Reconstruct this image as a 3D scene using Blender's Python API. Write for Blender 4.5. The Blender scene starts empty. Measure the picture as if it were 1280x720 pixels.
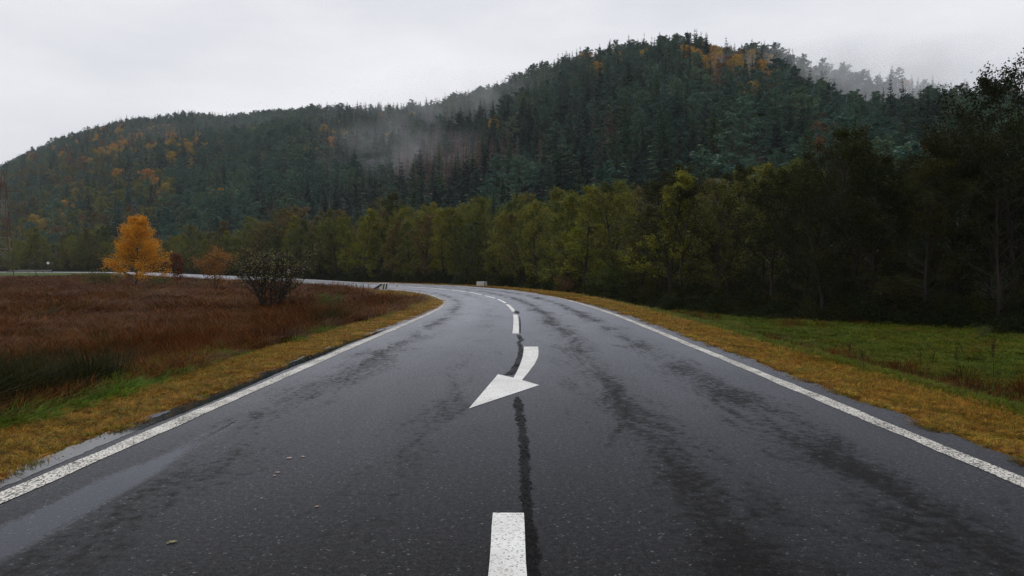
import bpy, math, random
import numpy as np
from mathutils import Vector

R = math.radians
scene = bpy.context.scene
col = scene.collection
random.seed(4)
rng = np.random.default_rng(11)

# ------------------------------------------------------------------ camera
F_PX, CAM_H, HOR = 924.0, 1.55, 343.9
cd = bpy.data.cameras.new("camera")
cam = bpy.data.objects.new("camera", cd)
col.objects.link(cam)
cam.location = (0, 0, CAM_H)
cam.rotation_euler = (R(90), 0, 0)
cd.sensor_width = 36.0
cd.lens = 36.0 * F_PX / 1280.0
cd.shift_y = -(360.0 - HOR) / 1280.0
cd.clip_start, cd.clip_end = 0.1, 12000
scene.camera = cam

# ------------------------------------------------------------------ sky and sun (overcast)
SUN_EL, SUN_ROT = 52.0, -25.0
world = bpy.data.worlds.new("World")
scene.world = world
world.use_nodes = True
wt = world.node_tree
wt.nodes.clear()
wn = wt.nodes.new
sky = wn("ShaderNodeTexSky")
sky.sky_type = 'NISHITA'
sky.sun_disc = False
sky.sun_elevation = R(SUN_EL)
sky.sun_rotation = R(SUN_ROT)
sky.dust_density = 4.0
tc = wn("ShaderNodeTexCoord")
mp = wn("ShaderNodeMapping")
mp.inputs["Scale"].default_value = (1.0, 1.0, 3.2)
nz = wn("ShaderNodeTexNoise")
nz.inputs["Scale"].default_value = 1.7
nz.inputs["Detail"].default_value = 5.0
nz.inputs["Roughness"].default_value = 0.52
ramp = wn("ShaderNodeValToRGB")
ramp.color_ramp.elements[0].position = 0.30
ramp.color_ramp.elements[0].color = (0.54, 0.555, 0.615, 1)
ramp.color_ramp.elements[1].position = 0.68
ramp.color_ramp.elements[1].color = (0.79, 0.79, 0.82, 1)
gain = wn("ShaderNodeVectorMath")
gain.operation = 'SCALE'
gain.inputs[3].default_value = 12.0
mix = wn("ShaderNodeMix")
mix.data_type = 'RGBA'
mix.inputs[0].default_value = 0.95          # cloud cover
bg = wn("ShaderNodeBackground")
bg.inputs[1].default_value = 0.1
wo = wn("ShaderNodeOutputWorld")
wl = wt.links.new
wl(tc.outputs["Generated"], mp.inputs[0])
wl(mp.outputs[0], nz.inputs["Vector"])
wl(nz.outputs["Fac"], ramp.inputs[0])
wl(ramp.outputs[0], gain.inputs[0])
wl(sky.outputs[0], mix.inputs[6])
wl(gain.outputs[0], mix.inputs[7])
wl(mix.outputs[2], bg.inputs[0])
wl(bg.outputs[0], wo.inputs[0])

sd = bpy.data.lights.new("sun", 'SUN')
sd.energy = 1.0
sd.angle = R(22)
sd.color = (1.0, 0.96, 0.9)
sun = bpy.data.objects.new("sun", sd)
col.objects.link(sun)
_e, _a = R(SUN_EL), R(SUN_ROT)
_d = Vector((math.sin(_a) * math.cos(_e), math.cos(_a) * math.cos(_e), math.sin(_e)))
sun.rotation_euler = (-_d).to_track_quat('-Z', 'Y').to_euler()
sun.location = (0, 0, 400)

vs = scene.view_settings
vs.view_transform = 'Standard'
vs.look = 'None'
vs.exposure = 0.0
vs.gamma = 1.0
vs.use_curve_mapping = False
cy = scene.cycles
cy.use_denoising = True
cy.denoising_prefilter = 'NONE'
cy.max_bounces = 6
cy.diffuse_bounces = 2
cy.glossy_bounces = 2
cy.transmission_bounces = 2
cy.transparent_max_bounces = 4
cy.volume_bounces = 3
cy.volume_step_rate = 2.0
cy.volume_max_steps = 96
cy.sample_clamp_indirect = 4.0

# ------------------------------------------------------------------ helpers
def link(name, data, parent=None, kind=None):
    o = bpy.data.objects.new(name, data)
    col.objects.link(o)
    if parent is not None:
        o.parent = parent
    if kind:
        o["kind"] = kind
    return o

def tag(o, label, cat=None, group=None):
    o["label"] = label
    if cat:
        o["category"] = cat
    if group:
        o["group"] = group
    return o

def empty(name, loc, rz=0.0, s=1.0):
    o = link(name, None)
    o.location = loc
    o.rotation_euler = (0, 0, rz)
    o.scale = (s, s, s) if not isinstance(s, tuple) else s
    return o

class MB:
    """collects vertices and faces of one mesh"""
    def __init__(self):
        self.v, self.f, self.n, self.mi = [], [], 0, []
    def add(self, verts, faces, mi=0):
        verts = np.asarray(verts, float).reshape(-1, 3)
        faces = np.asarray(faces, int)
        if len(faces) == 0:
            return
        self.v.append(verts)
        self.f.append(faces + self.n)
        self.mi.append(np.full(len(faces), mi, int))
        self.n += len(verts)
    def tube(self, pts, rad, sides=5, mi=0):
        pts = np.asarray(pts, float)
        rad = np.asarray(rad, float)
        t = np.gradient(pts, axis=0)
        t /= np.linalg.norm(t, axis=1)[:, None] + 1e-9
        ref = np.array([0.31, 0.17, 0.93]) if abs(t[:, 2].mean()) < 0.8 else np.array([0.93, 0.31, 0.1])
        a = np.cross(t, ref)
        a /= np.linalg.norm(a, axis=1)[:, None] + 1e-9
        b = np.cross(t, a)
        ang = np.linspace(0, 2 * np.pi, sides, endpoint=False)
        ring = a[:, None] * np.cos(ang)[None, :, None] + b[:, None] * np.sin(ang)[None, :, None]
        v = pts[:, None] + ring * rad[:, None, None]
        n = len(pts)
        i, j = np.meshgrid(np.arange(n - 1), np.arange(sides), indexing='ij')
        j2 = (j + 1) % sides
        f = np.stack([i * sides + j, i * sides + j2, (i + 1) * sides + j2, (i + 1) * sides + j], -1).reshape(-1, 4)
        self.add(v.reshape(-1, 3), f, mi)
    def box(self, c, h, rz=0.0, mi=0):
        s = np.array([(x, y, z) for z in (-1, 1) for y in (-1, 1) for x in (-1, 1)], float) * np.asarray(h, float)
        cr, sr = math.cos(rz), math.sin(rz)
        p = np.stack([s[:, 0] * cr - s[:, 1] * sr, s[:, 0] * sr + s[:, 1] * cr, s[:, 2]], 1) + np.asarray(c, float)
        self.add(p, [(0, 2, 3, 1), (4, 5, 7, 6), (0, 1, 5, 4), (2, 6, 7, 3), (0, 4, 6, 2), (1, 3, 7, 5)], mi)
    def quads(self, c, ax, ay, mi=0):
        """diamond leaf faces: centres c, half axes ax (along) and ay (across)"""
        v = np.stack([c - ax, c + ay, c + ax, c - ay], 1).reshape(-1, 3)
        self.add(v, np.arange(len(c) * 4).reshape(-1, 4), mi)
    def tris(self, a, b, c, mi=0):
        v = np.stack([a, b, c], 1).reshape(-1, 3)
        self.add(v, np.arange(len(a) * 3).reshape(-1, 3), mi)
    def mesh(self, name, mats, smooth=False):
        v = np.concatenate(self.v)
        loops = np.concatenate([f.ravel() for f in self.f])
        tot = np.concatenate([np.full(len(f), f.shape[1], int) for f in self.f])
        mi = np.concatenate(self.mi)
        st = np.concatenate([[0], np.cumsum(tot)[:-1]])
        me = bpy.data.meshes.new(name)
        me.vertices.add(len(v))
        me.vertices.foreach_set("co", v.astype(np.float32).ravel())
        me.loops.add(len(loops))
        me.loops.foreach_set("vertex_index", loops.astype(np.int32))
        me.polygons.add(len(tot))
        me.polygons.foreach_set("loop_start", st.astype(np.int32))
        me.polygons.foreach_set("loop_total", tot.astype(np.int32))
        me.polygons.foreach_set("material_index", mi.astype(np.int32))
        me.polygons.foreach_set("use_smooth", np.full(len(tot), bool(smooth)))
        for m in (mats if isinstance(mats, (list, tuple)) else [mats]):
            me.materials.append(m)
        me.update(calc_edges=True)
        return me

def unit(n):
    v = rng.normal(size=(n, 3))
    return v / (np.linalg.norm(v, axis=1)[:, None] + 1e-9)

# ------------------------------------------------------------------ material helpers
class NT:
    def __init__(self, name):
        self.m = bpy.data.materials.new(name)
        self.m.use_nodes = True
        self.t = self.m.node_tree
        self.t.nodes.clear()
        self.out = self.t.nodes.new("ShaderNodeOutputMaterial")
    def n(self, typ, **kw):
        x = self.t.nodes.new("ShaderNode" + typ)
        for k, v in kw.items():
            setattr(x, k, v)
        return x
    def l(self, a, b):
        self.t.links.new(a, b)
    def inp(self, sock, v):
        if hasattr(v, "is_output"):
            self.l(v, sock)
        elif v is not None:
            sock.default_value = v
    def noise(self, vec, scale, detail=3.0, rough=0.55, dist=0.0):
        x = self.n("TexNoise")
        if vec is not None:
            self.l(vec, x.inputs["Vector"])
        x.inputs["Scale"].default_value = scale
        x.inputs["Detail"].default_value = detail
        x.inputs["Roughness"].default_value = rough
        x.inputs["Distortion"].default_value = dist
        return x.outputs["Fac"]
    def ramp(self, fac, stops):
        x = self.n("ValToRGB")
        e = x.color_ramp.elements
        while len(e) < len(stops):
            e.new(0.5)
        for i, (p, c) in enumerate(stops):
            e[i].position = p
            e[i].color = (c[0], c[1], c[2], 1) if hasattr(c, "__len__") else (c, c, c, 1)
        self.l(fac, x.inputs[0])
        return x.outputs[0]
    def math(self, op, a, b=None, clamp=False):
        x = self.n("Math", operation=op)
        x.use_clamp = clamp
        self.inp(x.inputs[0], a)
        self.inp(x.inputs[1], b)
        return x.outputs[0]
    def mix(self, fac, a, b, blend='MIX'):
        x = self.n("Mix", data_type='RGBA', blend_type=blend)
        self.inp(x.inputs[0], fac)
        self.inp(x.inputs[6], a if hasattr(a, "is_output") else (*a, 1))
        self.inp(x.inputs[7], b if hasattr(b, "is_output") else (*b, 1))
        return x.outputs[2]
    def scale(self, vec, s):
        x = self.n("Mapping")
        self.l(vec, x.inputs[0])
        x.inputs["Scale"].default_value = s
        return x.outputs[0]
    def pos(self):
        return self.n("NewGeometry").outputs["Position"]
    def bump(self, h, strength, dist):
        x = self.n("Bump")
        x.inputs["Strength"].default_value = strength
        x.inputs["Distance"].default_value = dist
        self.l(h, x.inputs["Height"])
        return x.outputs[0]
    def principled(self, color, rough=0.6, spec=0.5, normal=None, metal=0.0):
        b = self.n("BsdfPrincipled")
        self.inp(b.inputs["Base Color"], color if hasattr(color, "is_output") else (*color, 1))
        self.inp(b.inputs["Roughness"], rough)
        self.inp(b.inputs["Specular IOR Level"], spec)
        b.inputs["Metallic"].default_value = metal
        if normal is not None:
            self.l(normal, b.inputs["Normal"])
        return b.outputs[0]
    def done(self, sh):
        self.l(sh, self.out.inputs[0])
        return self.m

def leaf_mat(name, stops, patch=0.35, translucent=0.3, spec=0.15, var=0.45):
    """leaf colour: a palette picked per tree, broken up by position"""
    t = NT(name)
    p = t.pos()
    fac = t.math('MULTIPLY', t.n("ObjectInfo").outputs["Random"], 1.0 - patch)
    fac = t.math('ADD', fac, t.math('MULTIPLY', t.noise(p, 0.55, 3.0, 0.7), patch))
    c = t.ramp(fac, stops)
    f2 = t.noise(p, 3.1, 2.0, 0.6)
    v = t.ramp(f2, [(0.3, 1 - var), (0.7, 1 + var)])
    c = t.mix(1.0, c, v, 'MULTIPLY')
    a = t.principled(c, 0.55, spec)
    tr = t.n("BsdfTranslucent")
    t.l(c, tr.inputs[0])
    ms = t.n("MixShader")
    ms.inputs[0].default_value = translucent
    t.l(a, ms.inputs[1])
    t.l(tr.outputs[0], ms.inputs[2])
    return t.done(ms.outputs[0])

def bark_mat(name, a, b):
    t = NT(name)
    p = t.pos()
    f = t.noise(t.scale(p, (6, 6, 1.2)), 2.0, 4, 0.6)
    return t.done(t.principled(t.ramp(f, [(0.3, a), (0.7, b)]), 0.85, 0.2, t.bump(f, 0.6, 0.03)))

def plain_mat(name, a, b, scale=6.0, rough=0.7, spec=0.4, bump=0.2):
    t = NT(name)
    f = t.noise(t.n("TexCoord").outputs["Object"], scale, 4, 0.65)
    return t.done(t.principled(t.ramp(f, [(0.3, a), (0.72, b)]), rough, spec, t.bump(f, bump, 0.01)))

# ------------------------------------------------------------------ road course
PR = dict(x0=0.0433, h0=-0.0111, s0=4.2633, s1=92.2292, s2=127.5888, s3=179.931, k=0.0085)
S = np.arange(-3, 460, 1.0)
KAP = np.interp(S, [PR['s0'], PR['s1'], PR['s2'], PR['s3']], [0, PR['k'], PR['k'], 0])
TH = PR['h0'] + np.cumsum(KAP)
RX = PR['x0'] + np.cumsum(-np.sin(TH))
RY = -3 + np.cumsum(np.cos(TH))
_pre = np.arange(-60, -3, 1.0)
_back = (_pre + 3.0)
RX = np.concatenate([RX[0] - np.sin(TH[0]) * _back, RX])
RY = np.concatenate([RY[0] + np.cos(TH[0]) * _back, RY])
TH = np.concatenate([np.full(len(_pre), TH[0]), TH])
S = np.concatenate([_pre, S])
RZ = np.interp(S, [6, 14, 26, 60, 130, 220, 400], [0, 0.0157, 0.0001, -0.1582, 0.0195, 2.2344, 2.9])
BK = np.interp(S, [15, 60, 150, 220], [0.0, 0.07, 0.07, 0.02])
LINE = 3.68                       # centre of the edge lines
EDGE_L, EDGE_R = 4.14, -4.14      # asphalt edges

def surf(s, d, lift=0.0):
    """point on the road surface: station s, offset d (left positive)"""
    s = np.asarray(s, float); d = np.asarray(d, float)
    x, y, z = np.interp(s, S, RX), np.interp(s, S, RY), np.interp(s, S, RZ)
    th, b = np.interp(s, S, TH), np.interp(s, S, BK)
    return np.stack([x - np.cos(th) * d, y - np.sin(th) * d, z - b * d + lift], -1)

def station(x, y):
    """nearest station and offset of ground points"""
    x = np.ravel(x); y = np.ravel(y)
    so = np.empty(len(x)); do = np.empty(len(x))
    for a in range(0, len(x), 20000):
        xs, ys = x[a:a + 20000], y[a:a + 20000]
        d2 = (xs[:, None] - RX) ** 2 + (ys[:, None] - RY) ** 2
        i = d2.argmin(1)
        dx, dy = xs - RX[i], ys - RY[i]
        tx, ty = -np.sin(TH[i]), np.cos(TH[i])
        so[a:a + 20000] = S[i] + dx * tx + dy * ty
        do[a:a + 20000] = -dx * np.cos(TH[i]) - dy * np.sin(TH[i])
    return so, do

def sst(a, b, x):
    t = np.clip((x - a) / (b - a), 0, 1)
    return t * t * (3 - 2 * t)

def vnoise(x, y, f, seed=0):
    """cheap smooth noise"""
    v = 0
    for k, (a, b, c) in enumerate([(1, .37, .3), (-.61, 1.13, 1.7), (.83, -1.31, 4.1), (1.71, .59, 2.2)]):
        v = v + np.sin(f * (a * x + b * y) * (1 + .31 * k) + c + seed * 1.7) / (1 + .35 * k)
    return v / 3.0

def ground_z(x, y, sd=None):
    x = np.ravel(np.asarray(x, float)); y = np.ravel(np.asarray(y, float))
    s, d = station(x, y) if sd is None else sd
    rz, b = np.interp(s, S, RZ), np.interp(s, S, BK)
    dl = np.clip(d, EDGE_R, EDGE_L)
    edge = rz - b * dl
    ad = np.where(d > 0, d - EDGE_L, EDGE_R - d)          # beyond the asphalt
    under = -0.30 * sst(0.02, -0.5, ad)
    verge = -0.03 - 0.07 * np.clip(ad / 1.4, 0, 1) + 0.02 * vnoise(x, y, 2.3) * sst(0, .4, ad)
    near = edge + under + verge
    left = np.interp(y, [0, 40, 100, 160, 230, 400], [-0.72, -0.75, -0.22, 1.15, 2.6, 3.0])
    right = np.interp(s, [0, 60, 130, 220, 400], [-0.8, -0.75, -0.4, 1.6, 2.2])
    far = np.where(d > 0, left, right) + 0.10 * vnoise(x, y, 0.33) + 0.04 * vnoise(x, y, 1.1, 2)
    w = sst(1.25, 4.6, ad)
    # one gentle bank on the inside of the bend
    return near * (1 - w) + far * w

def gz1(x, y):
    return float(ground_z([x], [y])[0])

# ------------------------------------------------------------------ hill shape
def PX(x):
    return (np.asarray(x, float) - 640.0) / F_PX
RIDGE = np.array([(-500, 335, 1100), (-300, 318, 1150), (-100, 252, 1250), (0, 207, 1300), (60, 181, 1320), (150, 154, 1330), (230, 145, 1320), (300, 150, 1280),
                  (400, 140, 1180), (490, 136, 1060), (540, 131, 980), (620, 110, 880), (700, 80, 790), (760, 62, 720), (800, 56, 690),
                  (870, 53, 660), (900, 64, 650), (960, 62, 640), (1050, 68, 625), (1100, 76, 615), (1180, 95, 600), (1240, 104, 590),
                  (1300, 116, 580), (1600, 165, 560), (2000, 215, 540)])
BASE = np.array([(-500, 350), (0, 350), (300, 275), (600, 200), (860, 140), (1280, 95), (2000, 80)])
def hill_z(u, Y):
    u = np.asarray(u, float); Y = np.asarray(Y, float)
    px = u * F_PX + 640
    yr = np.interp(px, RIDGE[:, 0], RIDGE[:, 2])
    top = np.interp(px, RIDGE[:, 0], RIDGE[:, 1])
    yb = np.interp(px, BASE[:, 0], BASE[:, 1])
    zr = CAM_H + (HOR - top) / F_PX * yr - 27.0
    t = (Y - yb) / (yr - yb)
    z = -3.0 + (zr + 3.0) * np.clip(t, -0.05, 1) * (1 + 0.16 * np.sin(np.pi * np.clip(t, 0, 1)))
    z = np.where(t > 1, zr - (Y - yr) * 0.22, z)
    # a nearer spur with a bench behind it, on the right
    w = sst(930, 1090, px)
    spur_y = 380.0
    zs_top = CAM_H + (HOR - 168) / F_PX * spur_y
    zs = np.where(Y < spur_y, -3 + (zs_top + 3) * np.clip((Y - yb) / (spur_y - yb), 0, 1) ** 0.9,
                  zs_top - 5 * np.sin(np.pi * np.clip((Y - spur_y) / 70, 0, 1)) + (zr - zs_top) * np.clip((Y - 430) / (yr - 430), 0, 1))
    zs = np.where(t > 1, zr - (Y - yr) * 0.22, zs)
    z = z * (1 - w) + zs * w
    X = u * Y
    z = z + (3.5 * vnoise(X, Y, 0.021) + 1.6 * vnoise(X, Y, 0.06, 3)) * sst(0.0, 0.12, t)
    return np.maximum(z, -6.0)

# ------------------------------------------------------------------ surface materials
def asphalt_mat():
    t = NT("wet_asphalt")
    uv = t.n("UVMap", uv_map="course").outputs[0]          # metres across, metres along
    p = t.pos()
    fine = t.noise(p, 95.0, 3, 0.75)
    coarse = t.noise(p, 26.0, 3, 0.8)
    grit = t.n("TexVoronoi")
    t.l(p, grit.inputs["Vector"])
    grit.inputs["Scale"].default_value = 75.0
    mid = t.noise(p, 11.0, 4, 0.7)
    big = t.noise(t.scale(uv, (0.9, 0.16, 1)), 0.8, 4, 0.6, 0.6)
    # worn wheel tracks: coarse open texture that holds no film of water
    sx = t.n("SeparateXYZ")
    t.l(uv, sx.inputs[0])
    dx = sx.outputs[0]
    def band(c, w):
        a = t.math('ABSOLUTE', t.math('SUBTRACT', dx, c))
        return t.math('SUBTRACT', 1.0, t.math('DIVIDE', a, w), True)
    tr = t.math('MAXIMUM', t.math('MAXIMUM', band(-1.15, 0.75), band(-2.55, 0.7)), t.math('MAXIMUM', t.math('MULTIPLY', band(2.75, 0.75), 0.9), t.math('MULTIPLY', band(1.0, 0.6), 0.55)))
    blot = t.noise(t.scale(uv, (1.5, 0.42, 1)), 1.0, 5, 0.72, 0.9)
    m = t.math('ADD', t.math('MULTIPLY', tr, 0.72), t.math('MULTIPLY', t.math('SUBTRACT', blot, 0.5), 2.3))
    m = t.math('ADD', m, t.math('MULTIPLY', t.math('SUBTRACT', mid, 0.5), 2.4))
    m = t.math('ADD', m, t.math('MULTIPLY', t.math('SUBTRACT', big, 0.5), 1.2))
    m = t.math('ADD', m, t.math('MULTIPLY', t.math('SUBTRACT', coarse, 0.5), 1.6))
    worn = t.ramp(m, [(0.38, 0.0), (0.95, 1.0)])
    # more of the film is left towards the camera end of the road
    c0 = t.ramp(t.math('ADD', t.math('MULTIPLY', fine, 0.6), t.math('MULTIPLY', coarse, 0.4)), [(0.36, (0.001, 0.001, 0.0015)), (0.50, (0.007, 0.007, 0.0085)), (0.64, (0.040, 0.040, 0.043))])
    stone = t.ramp(grit.outputs["Color"], [(0.88, 0.0), (0.93, 1.0)])
    c0 = t.mix(t.math('MULTIPLY', stone, 0.6), c0, (0.15, 0.15, 0.15))
    c1 = t.mix(1.0, c0, (0.55, 0.55, 0.48), 'MULTIPLY')
    c = t.mix(worn, c0, c1)
    # a broken film of rain water on the stones: reflects strongly only at a flat angle
    lw = t.n("LayerWeight")
    lw.inputs["Blend"].default_value = 0.5
    fres = t.math('POWER', lw.outputs["Facing"], 7.6)
    film = t.math('SUBTRACT', 1.0, t.math('MULTIPLY', worn, 0.90))
    film = t.math('MULTIPLY', film, t.ramp(big, [(0.3, 0.80), (0.7, 1.0)]))
    grain = t.math('ADD', t.math('MULTIPLY', fine, 0.55), t.math('MULTIPLY', coarse, 0.45))
    film = t.math('MULTIPLY', film, t.ramp(grain, [(0.34, 0.30), (0.56, 1.0), (0.68, 1.25)]))
    fac = t.math('MULTIPLY', fres, film)
    h = t.math('ADD', fine, t.math('MULTIPLY', mid, 0.7))
    nb = t.bump(h, 0.5, 0.004)
    base = t.principled(c, 0.75, 0.08, nb)
    gl = t.n("BsdfGlossy")
    gl.inputs["Color"].default_value = (0.43, 0.45, 0.51, 1)
    # standing water in the left wheel track, drying out raggedly
    along = sx.outputs[1]
    cen = t.math('ADD', 3.10, t.math('MULTIPLY', t.math('SUBTRACT', big, 0.5), 0.25))
    half = t.ramp(t.math('DIVIDE', along, 10.0), [(0.0, 0.26), (0.47, 0.19), (0.54, 0.10), (0.66, 0.06), (0.72, 0.0)])
    off = t.math('ABSOLUTE', t.math('SUBTRACT', dx, cen))
    wetm = t.math('ADD', t.math('SUBTRACT', half, off), t.math('ADD', t.math('MULTIPLY', t.math('SUBTRACT', mid, 0.5), 0.22), t.math('MULTIPLY', t.math('SUBTRACT', coarse, 0.5), 0.14)))
    pool = t.ramp(wetm, [(0.0, 0.0), (0.05, 1.0)])
    pool = t.math('MULTIPLY', pool, t.math('GREATER_THAN', dx, 2.0))
    fp = t.math('MULTIPLY', t.math('POWER', lw.outputs["Facing"], 5.0), 1.15, True)
    fm = t.n("Mix", data_type='FLOAT')
    t.l(pool, fm.inputs[0]); t.l(fac, fm.inputs[2]); t.l(fp, fm.inputs[3])
    fac = fm.outputs[0]
    rg = t.math('SUBTRACT', 0.58, t.math('MULTIPLY', pool, 0.50))
    t.l(rg, gl.inputs["Roughness"])
    ms = t.n("MixShader")
    t.l(fac, ms.inputs[0]); t.l(base, ms.inputs[1]); t.l(gl.outputs[0], ms.inputs[2])
    return t.done(ms.outputs[0])

def paint_mat(name, pads):
    t = NT(name)
    uv = t.n("UVMap", uv_map="course").outputs[0]
    p = t.pos()
    fine = t.noise(p, 60.0, 4, 0.75)
    dirt = t.noise(p, 2.2, 4, 0.6)
    c = t.ramp(dirt, [(0.25, (0.60, 0.59, 0.56)), (0.65, (0.80, 0.80, 0.78))])
    if pads:      # pads of thermoplastic with gaps where the road shows
        vo = t.n("TexVoronoi", feature='DISTANCE_TO_EDGE')
        t.l(t.scale(uv, (40, 24, 1)), vo.inputs["Vector"])
        vo.inputs["Scale"].default_value = 1.0
        vo.inputs["Randomness"].default_value = 0.75
        e = t.math('ADD', vo.outputs["Distance"], t.math('MULTIPLY', t.math('SUBTRACT', fine, 0.5), 0.16))
        gap = t.ramp(t.math('ADD', e, t.math('MULTIPLY', t.math('SUBTRACT', dirt, 0.5), 0.22)), [(0.025, 0.0), (0.11, 1.0)])
        c = t.mix(gap, (0.05, 0.048, 0.044), c)
        c = t.mix(1.0, c, (0.92, 0.89, 0.83), 'MULTIPLY')
        n = t.bump(gap, 0.8, 0.006)
    else:
        pits = t.ramp(fine, [(0.38, 0.0), (0.45, 1.0)])
        c = t.mix(pits, (0.12, 0.12, 0.115), c)
        n = t.bump(fine, 0.5, 0.004)
    return t.done(t.principled(c, 0.5, 0.4, n))

def ground_mat():
    t = NT("meadow_soil")
    at = t.n("Attribute", attribute_name="zone")
    sp = t.n("SeparateColor")
    t.l(at.outputs["Color"], sp.inputs[0])
    p = t.pos()
    n1 = t.noise(p, 0.5, 5, 0.65)
    n2 = t.noise(p, 7.0, 5, 0.7)
    n3 = t.noise(p, 40.0, 4, 0.7)
    field = t.ramp(n1, [(0.3, (0.030, 0.012, 0.005)), (0.55, (0.050, 0.021, 0.007)), (0.75, (0.034, 0.026, 0.008))])
    verge = t.ramp(n2, [(0.3, (0.045, 0.022, 0.008)), (0.5, (0.12, 0.058, 0.014)), (0.72, (0.060, 0.055, 0.014))])
    mead = t.ramp(t.noise(p, 0.9, 5, 0.7), [(0.3, (0.030, 0.050, 0.005)), (0.6, (0.058, 0.105, 0.008)), (0.8, (0.050, 0.042, 0.010))])
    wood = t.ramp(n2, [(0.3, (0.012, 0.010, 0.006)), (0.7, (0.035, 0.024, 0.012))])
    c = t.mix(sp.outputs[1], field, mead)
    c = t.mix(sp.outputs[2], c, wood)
    c = t.mix(sp.outputs[0], c, verge)
    c = t.mix(1.0, c, t.ramp(n3, [(0.3, 0.55), (0.7, 1.3)]), 'MULTIPLY')
    return t.done(t.principled(c, 0.9, 0.15, t.bump(n3, 0.8, 0.03)))

def hill_mat():
    t = NT("forest_floor")
    p = t.pos()
    n = t.noise(p, 0.12, 6, 0.7)
    c = t.ramp(n, [(0.3, (0.012, 0.010, 0.006)), (0.7, (0.030, 0.020, 0.011))])
    return t.done(t.principled(c, 0.95, 0.1))

def water_mat():
    t = NT("rain_water")
    n = t.noise(t.pos(), 3.0, 2, 0.5)
    return t.done(t.principled((0.008, 0.008, 0.009), 0.05, 0.22, t.bump(n, 0.02, 0.01)))

def tar_mat():
    t = NT("tar_seal")
    f = t.noise(t.pos(), 70.0, 3, 0.7)
    sh = t.principled(t.ramp(f, [(0.3, (0.003, 0.003, 0.003)), (0.7, (0.012, 0.012, 0.012))]), 0.8, 0.06, t.bump(f, 0.9, 0.01))
    g = t.noise(t.scale(t.pos(), (1.0, 0.45, 1)), 34.0, 3, 0.75)
    g2 = t.noise(t.pos(), 1.3, 2, 0.5)
    m = t.ramp(t.math('ADD', g, t.math('MULTIPLY', t.math('SUBTRACT', g2, 0.5), 0.5)), [(0.36, 1.0), (0.50, 0.30)])
    tp = t.n("BsdfTransparent")
    ms = t.n("MixShader")
    inv = t.math('SUBTRACT', 1.05, m, True)
    t.l(t.math('MULTIPLY', inv, 0.75), ms.inputs[0]); t.l(sh, ms.inputs[1]); t.l(tp.outputs[0], ms.inputs[2])
    return t.done(ms.outputs[0])

M = {}
M['asphalt'] = asphalt_mat()
M['pads'] = paint_mat("profiled_line_paint", True)
M['paint'] = paint_mat("white_road_paint", False)
M['ground'] = ground_mat()
M['hill'] = hill_mat()
M['water'] = water_mat()
M['tar'] = tar_mat()
M['bark'] = bark_mat("dark_bark", (0.016, 0.012, 0.009), (0.050, 0.040, 0.030))
M['pine_bark'] = bark_mat("pine_bark", (0.030, 0.018, 0.012), (0.075, 0.045, 0.028))
M['grey_bark'] = bark_mat("dead_bark", (0.10, 0.075, 0.065), (0.19, 0.15, 0.13))
M['spruce'] = leaf_mat("spruce_needles", [(0.08, (0.009, 0.034, 0.026)), (0.35, (0.022, 0.074, 0.048)), (0.65, (0.050, 0.126, 0.072)), (0.92, (0.105, 0.180, 0.066))], 0.22, 0.15)
M['pine'] = leaf_mat("pine_needles", [(0.08, (0.018, 0.056, 0.042)), (0.35, (0.044, 0.108, 0.074)), (0.65, (0.070, 0.138, 0.088)), (0.92, (0.100, 0.158, 0.070))], 0.22, 0.15)
M['autumn'] = leaf_mat("autumn_leaves", [(0.05, (0.42, 0.14, 0.015)), (0.3, (0.46, 0.23, 0.02)), (0.6, (0.40, 0.27, 0.025)), (0.9, (0.22, 0.16, 0.03))], 0.4, 0.3)
M['rust'] = leaf_mat("rust_leaves", [(0.1, (0.17, 0.055, 0.018)), (0.5, (0.13, 0.07, 0.024)), (0.9, (0.085, 0.060, 0.024))], 0.4, 0.25)
M['brown'] = leaf_mat("brown_needles", [(0.1, (0.30, 0.19, 0.155)), (0.9, (0.21, 0.135, 0.105))], 0.4, 0.1)
M['alder'] = leaf_mat("alder_leaves", [(0.12, (0.040, 0.052, 0.012)), (0.35, (0.092, 0.112, 0.018)), (0.55, (0.180, 0.170, 0.020)), (0.72, (0.085, 0.085, 0.018)), (0.9, (0.150, 0.092, 0.026))], 0.3, 0.3)
M['alder_dark'] = leaf_mat("shaded_alder_leaves", [(0.1, (0.012, 0.016, 0.004)), (0.5, (0.026, 0.031, 0.007)), (0.8, (0.046, 0.044, 0.009)), (0.95, (0.040, 0.026, 0.008))], 0.5, 0.25, 0.04)  # darker copy of the alder leaves, right-hand shade put into the colour
M['alder_fresh'] = leaf_mat("yellowgreen_alder_leaves", [(0.1, (0.170, 0.185, 0.016)), (0.9, (0.230, 0.205, 0.018))], 0.6, 0.3)
M['birch'] = leaf_mat("golden_leaves", [(0.2, (0.60, 0.26, 0.010)), (0.8, (0.68, 0.33, 0.016))], 0.8, 0.35, 0.15, 0.5)
M['orange'] = leaf_mat("orange_leaves", [(0.2, (0.32, 0.12, 0.015)), (0.8, (0.26, 0.13, 0.03))], 0.8, 0.3)
M['redbrown'] = leaf_mat("redbrown_leaves", [(0.2, (0.15, 0.035, 0.012)), (0.8, (0.10, 0.035, 0.014))], 0.8, 0.25)
M['sparse'] = leaf_mat("last_shrub_leaves", [(0.2, (0.20, 0.20, 0.06)), (0.8, (0.32, 0.27, 0.09))], 0.8, 0.3)
M['bush'] = leaf_mat("bush_leaves", [(0.2, (0.055, 0.085, 0.012)), (0.8, (0.10, 0.13, 0.02))], 0.8, 0.3)
M['ivy'] = leaf_mat("undergrowth_leaves", [(0.1, (0.013, 0.020, 0.007)), (0.6, (0.022, 0.032, 0.009)), (0.95, (0.040, 0.030, 0.011))], 0.5, 0.25, 0.05)

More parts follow.
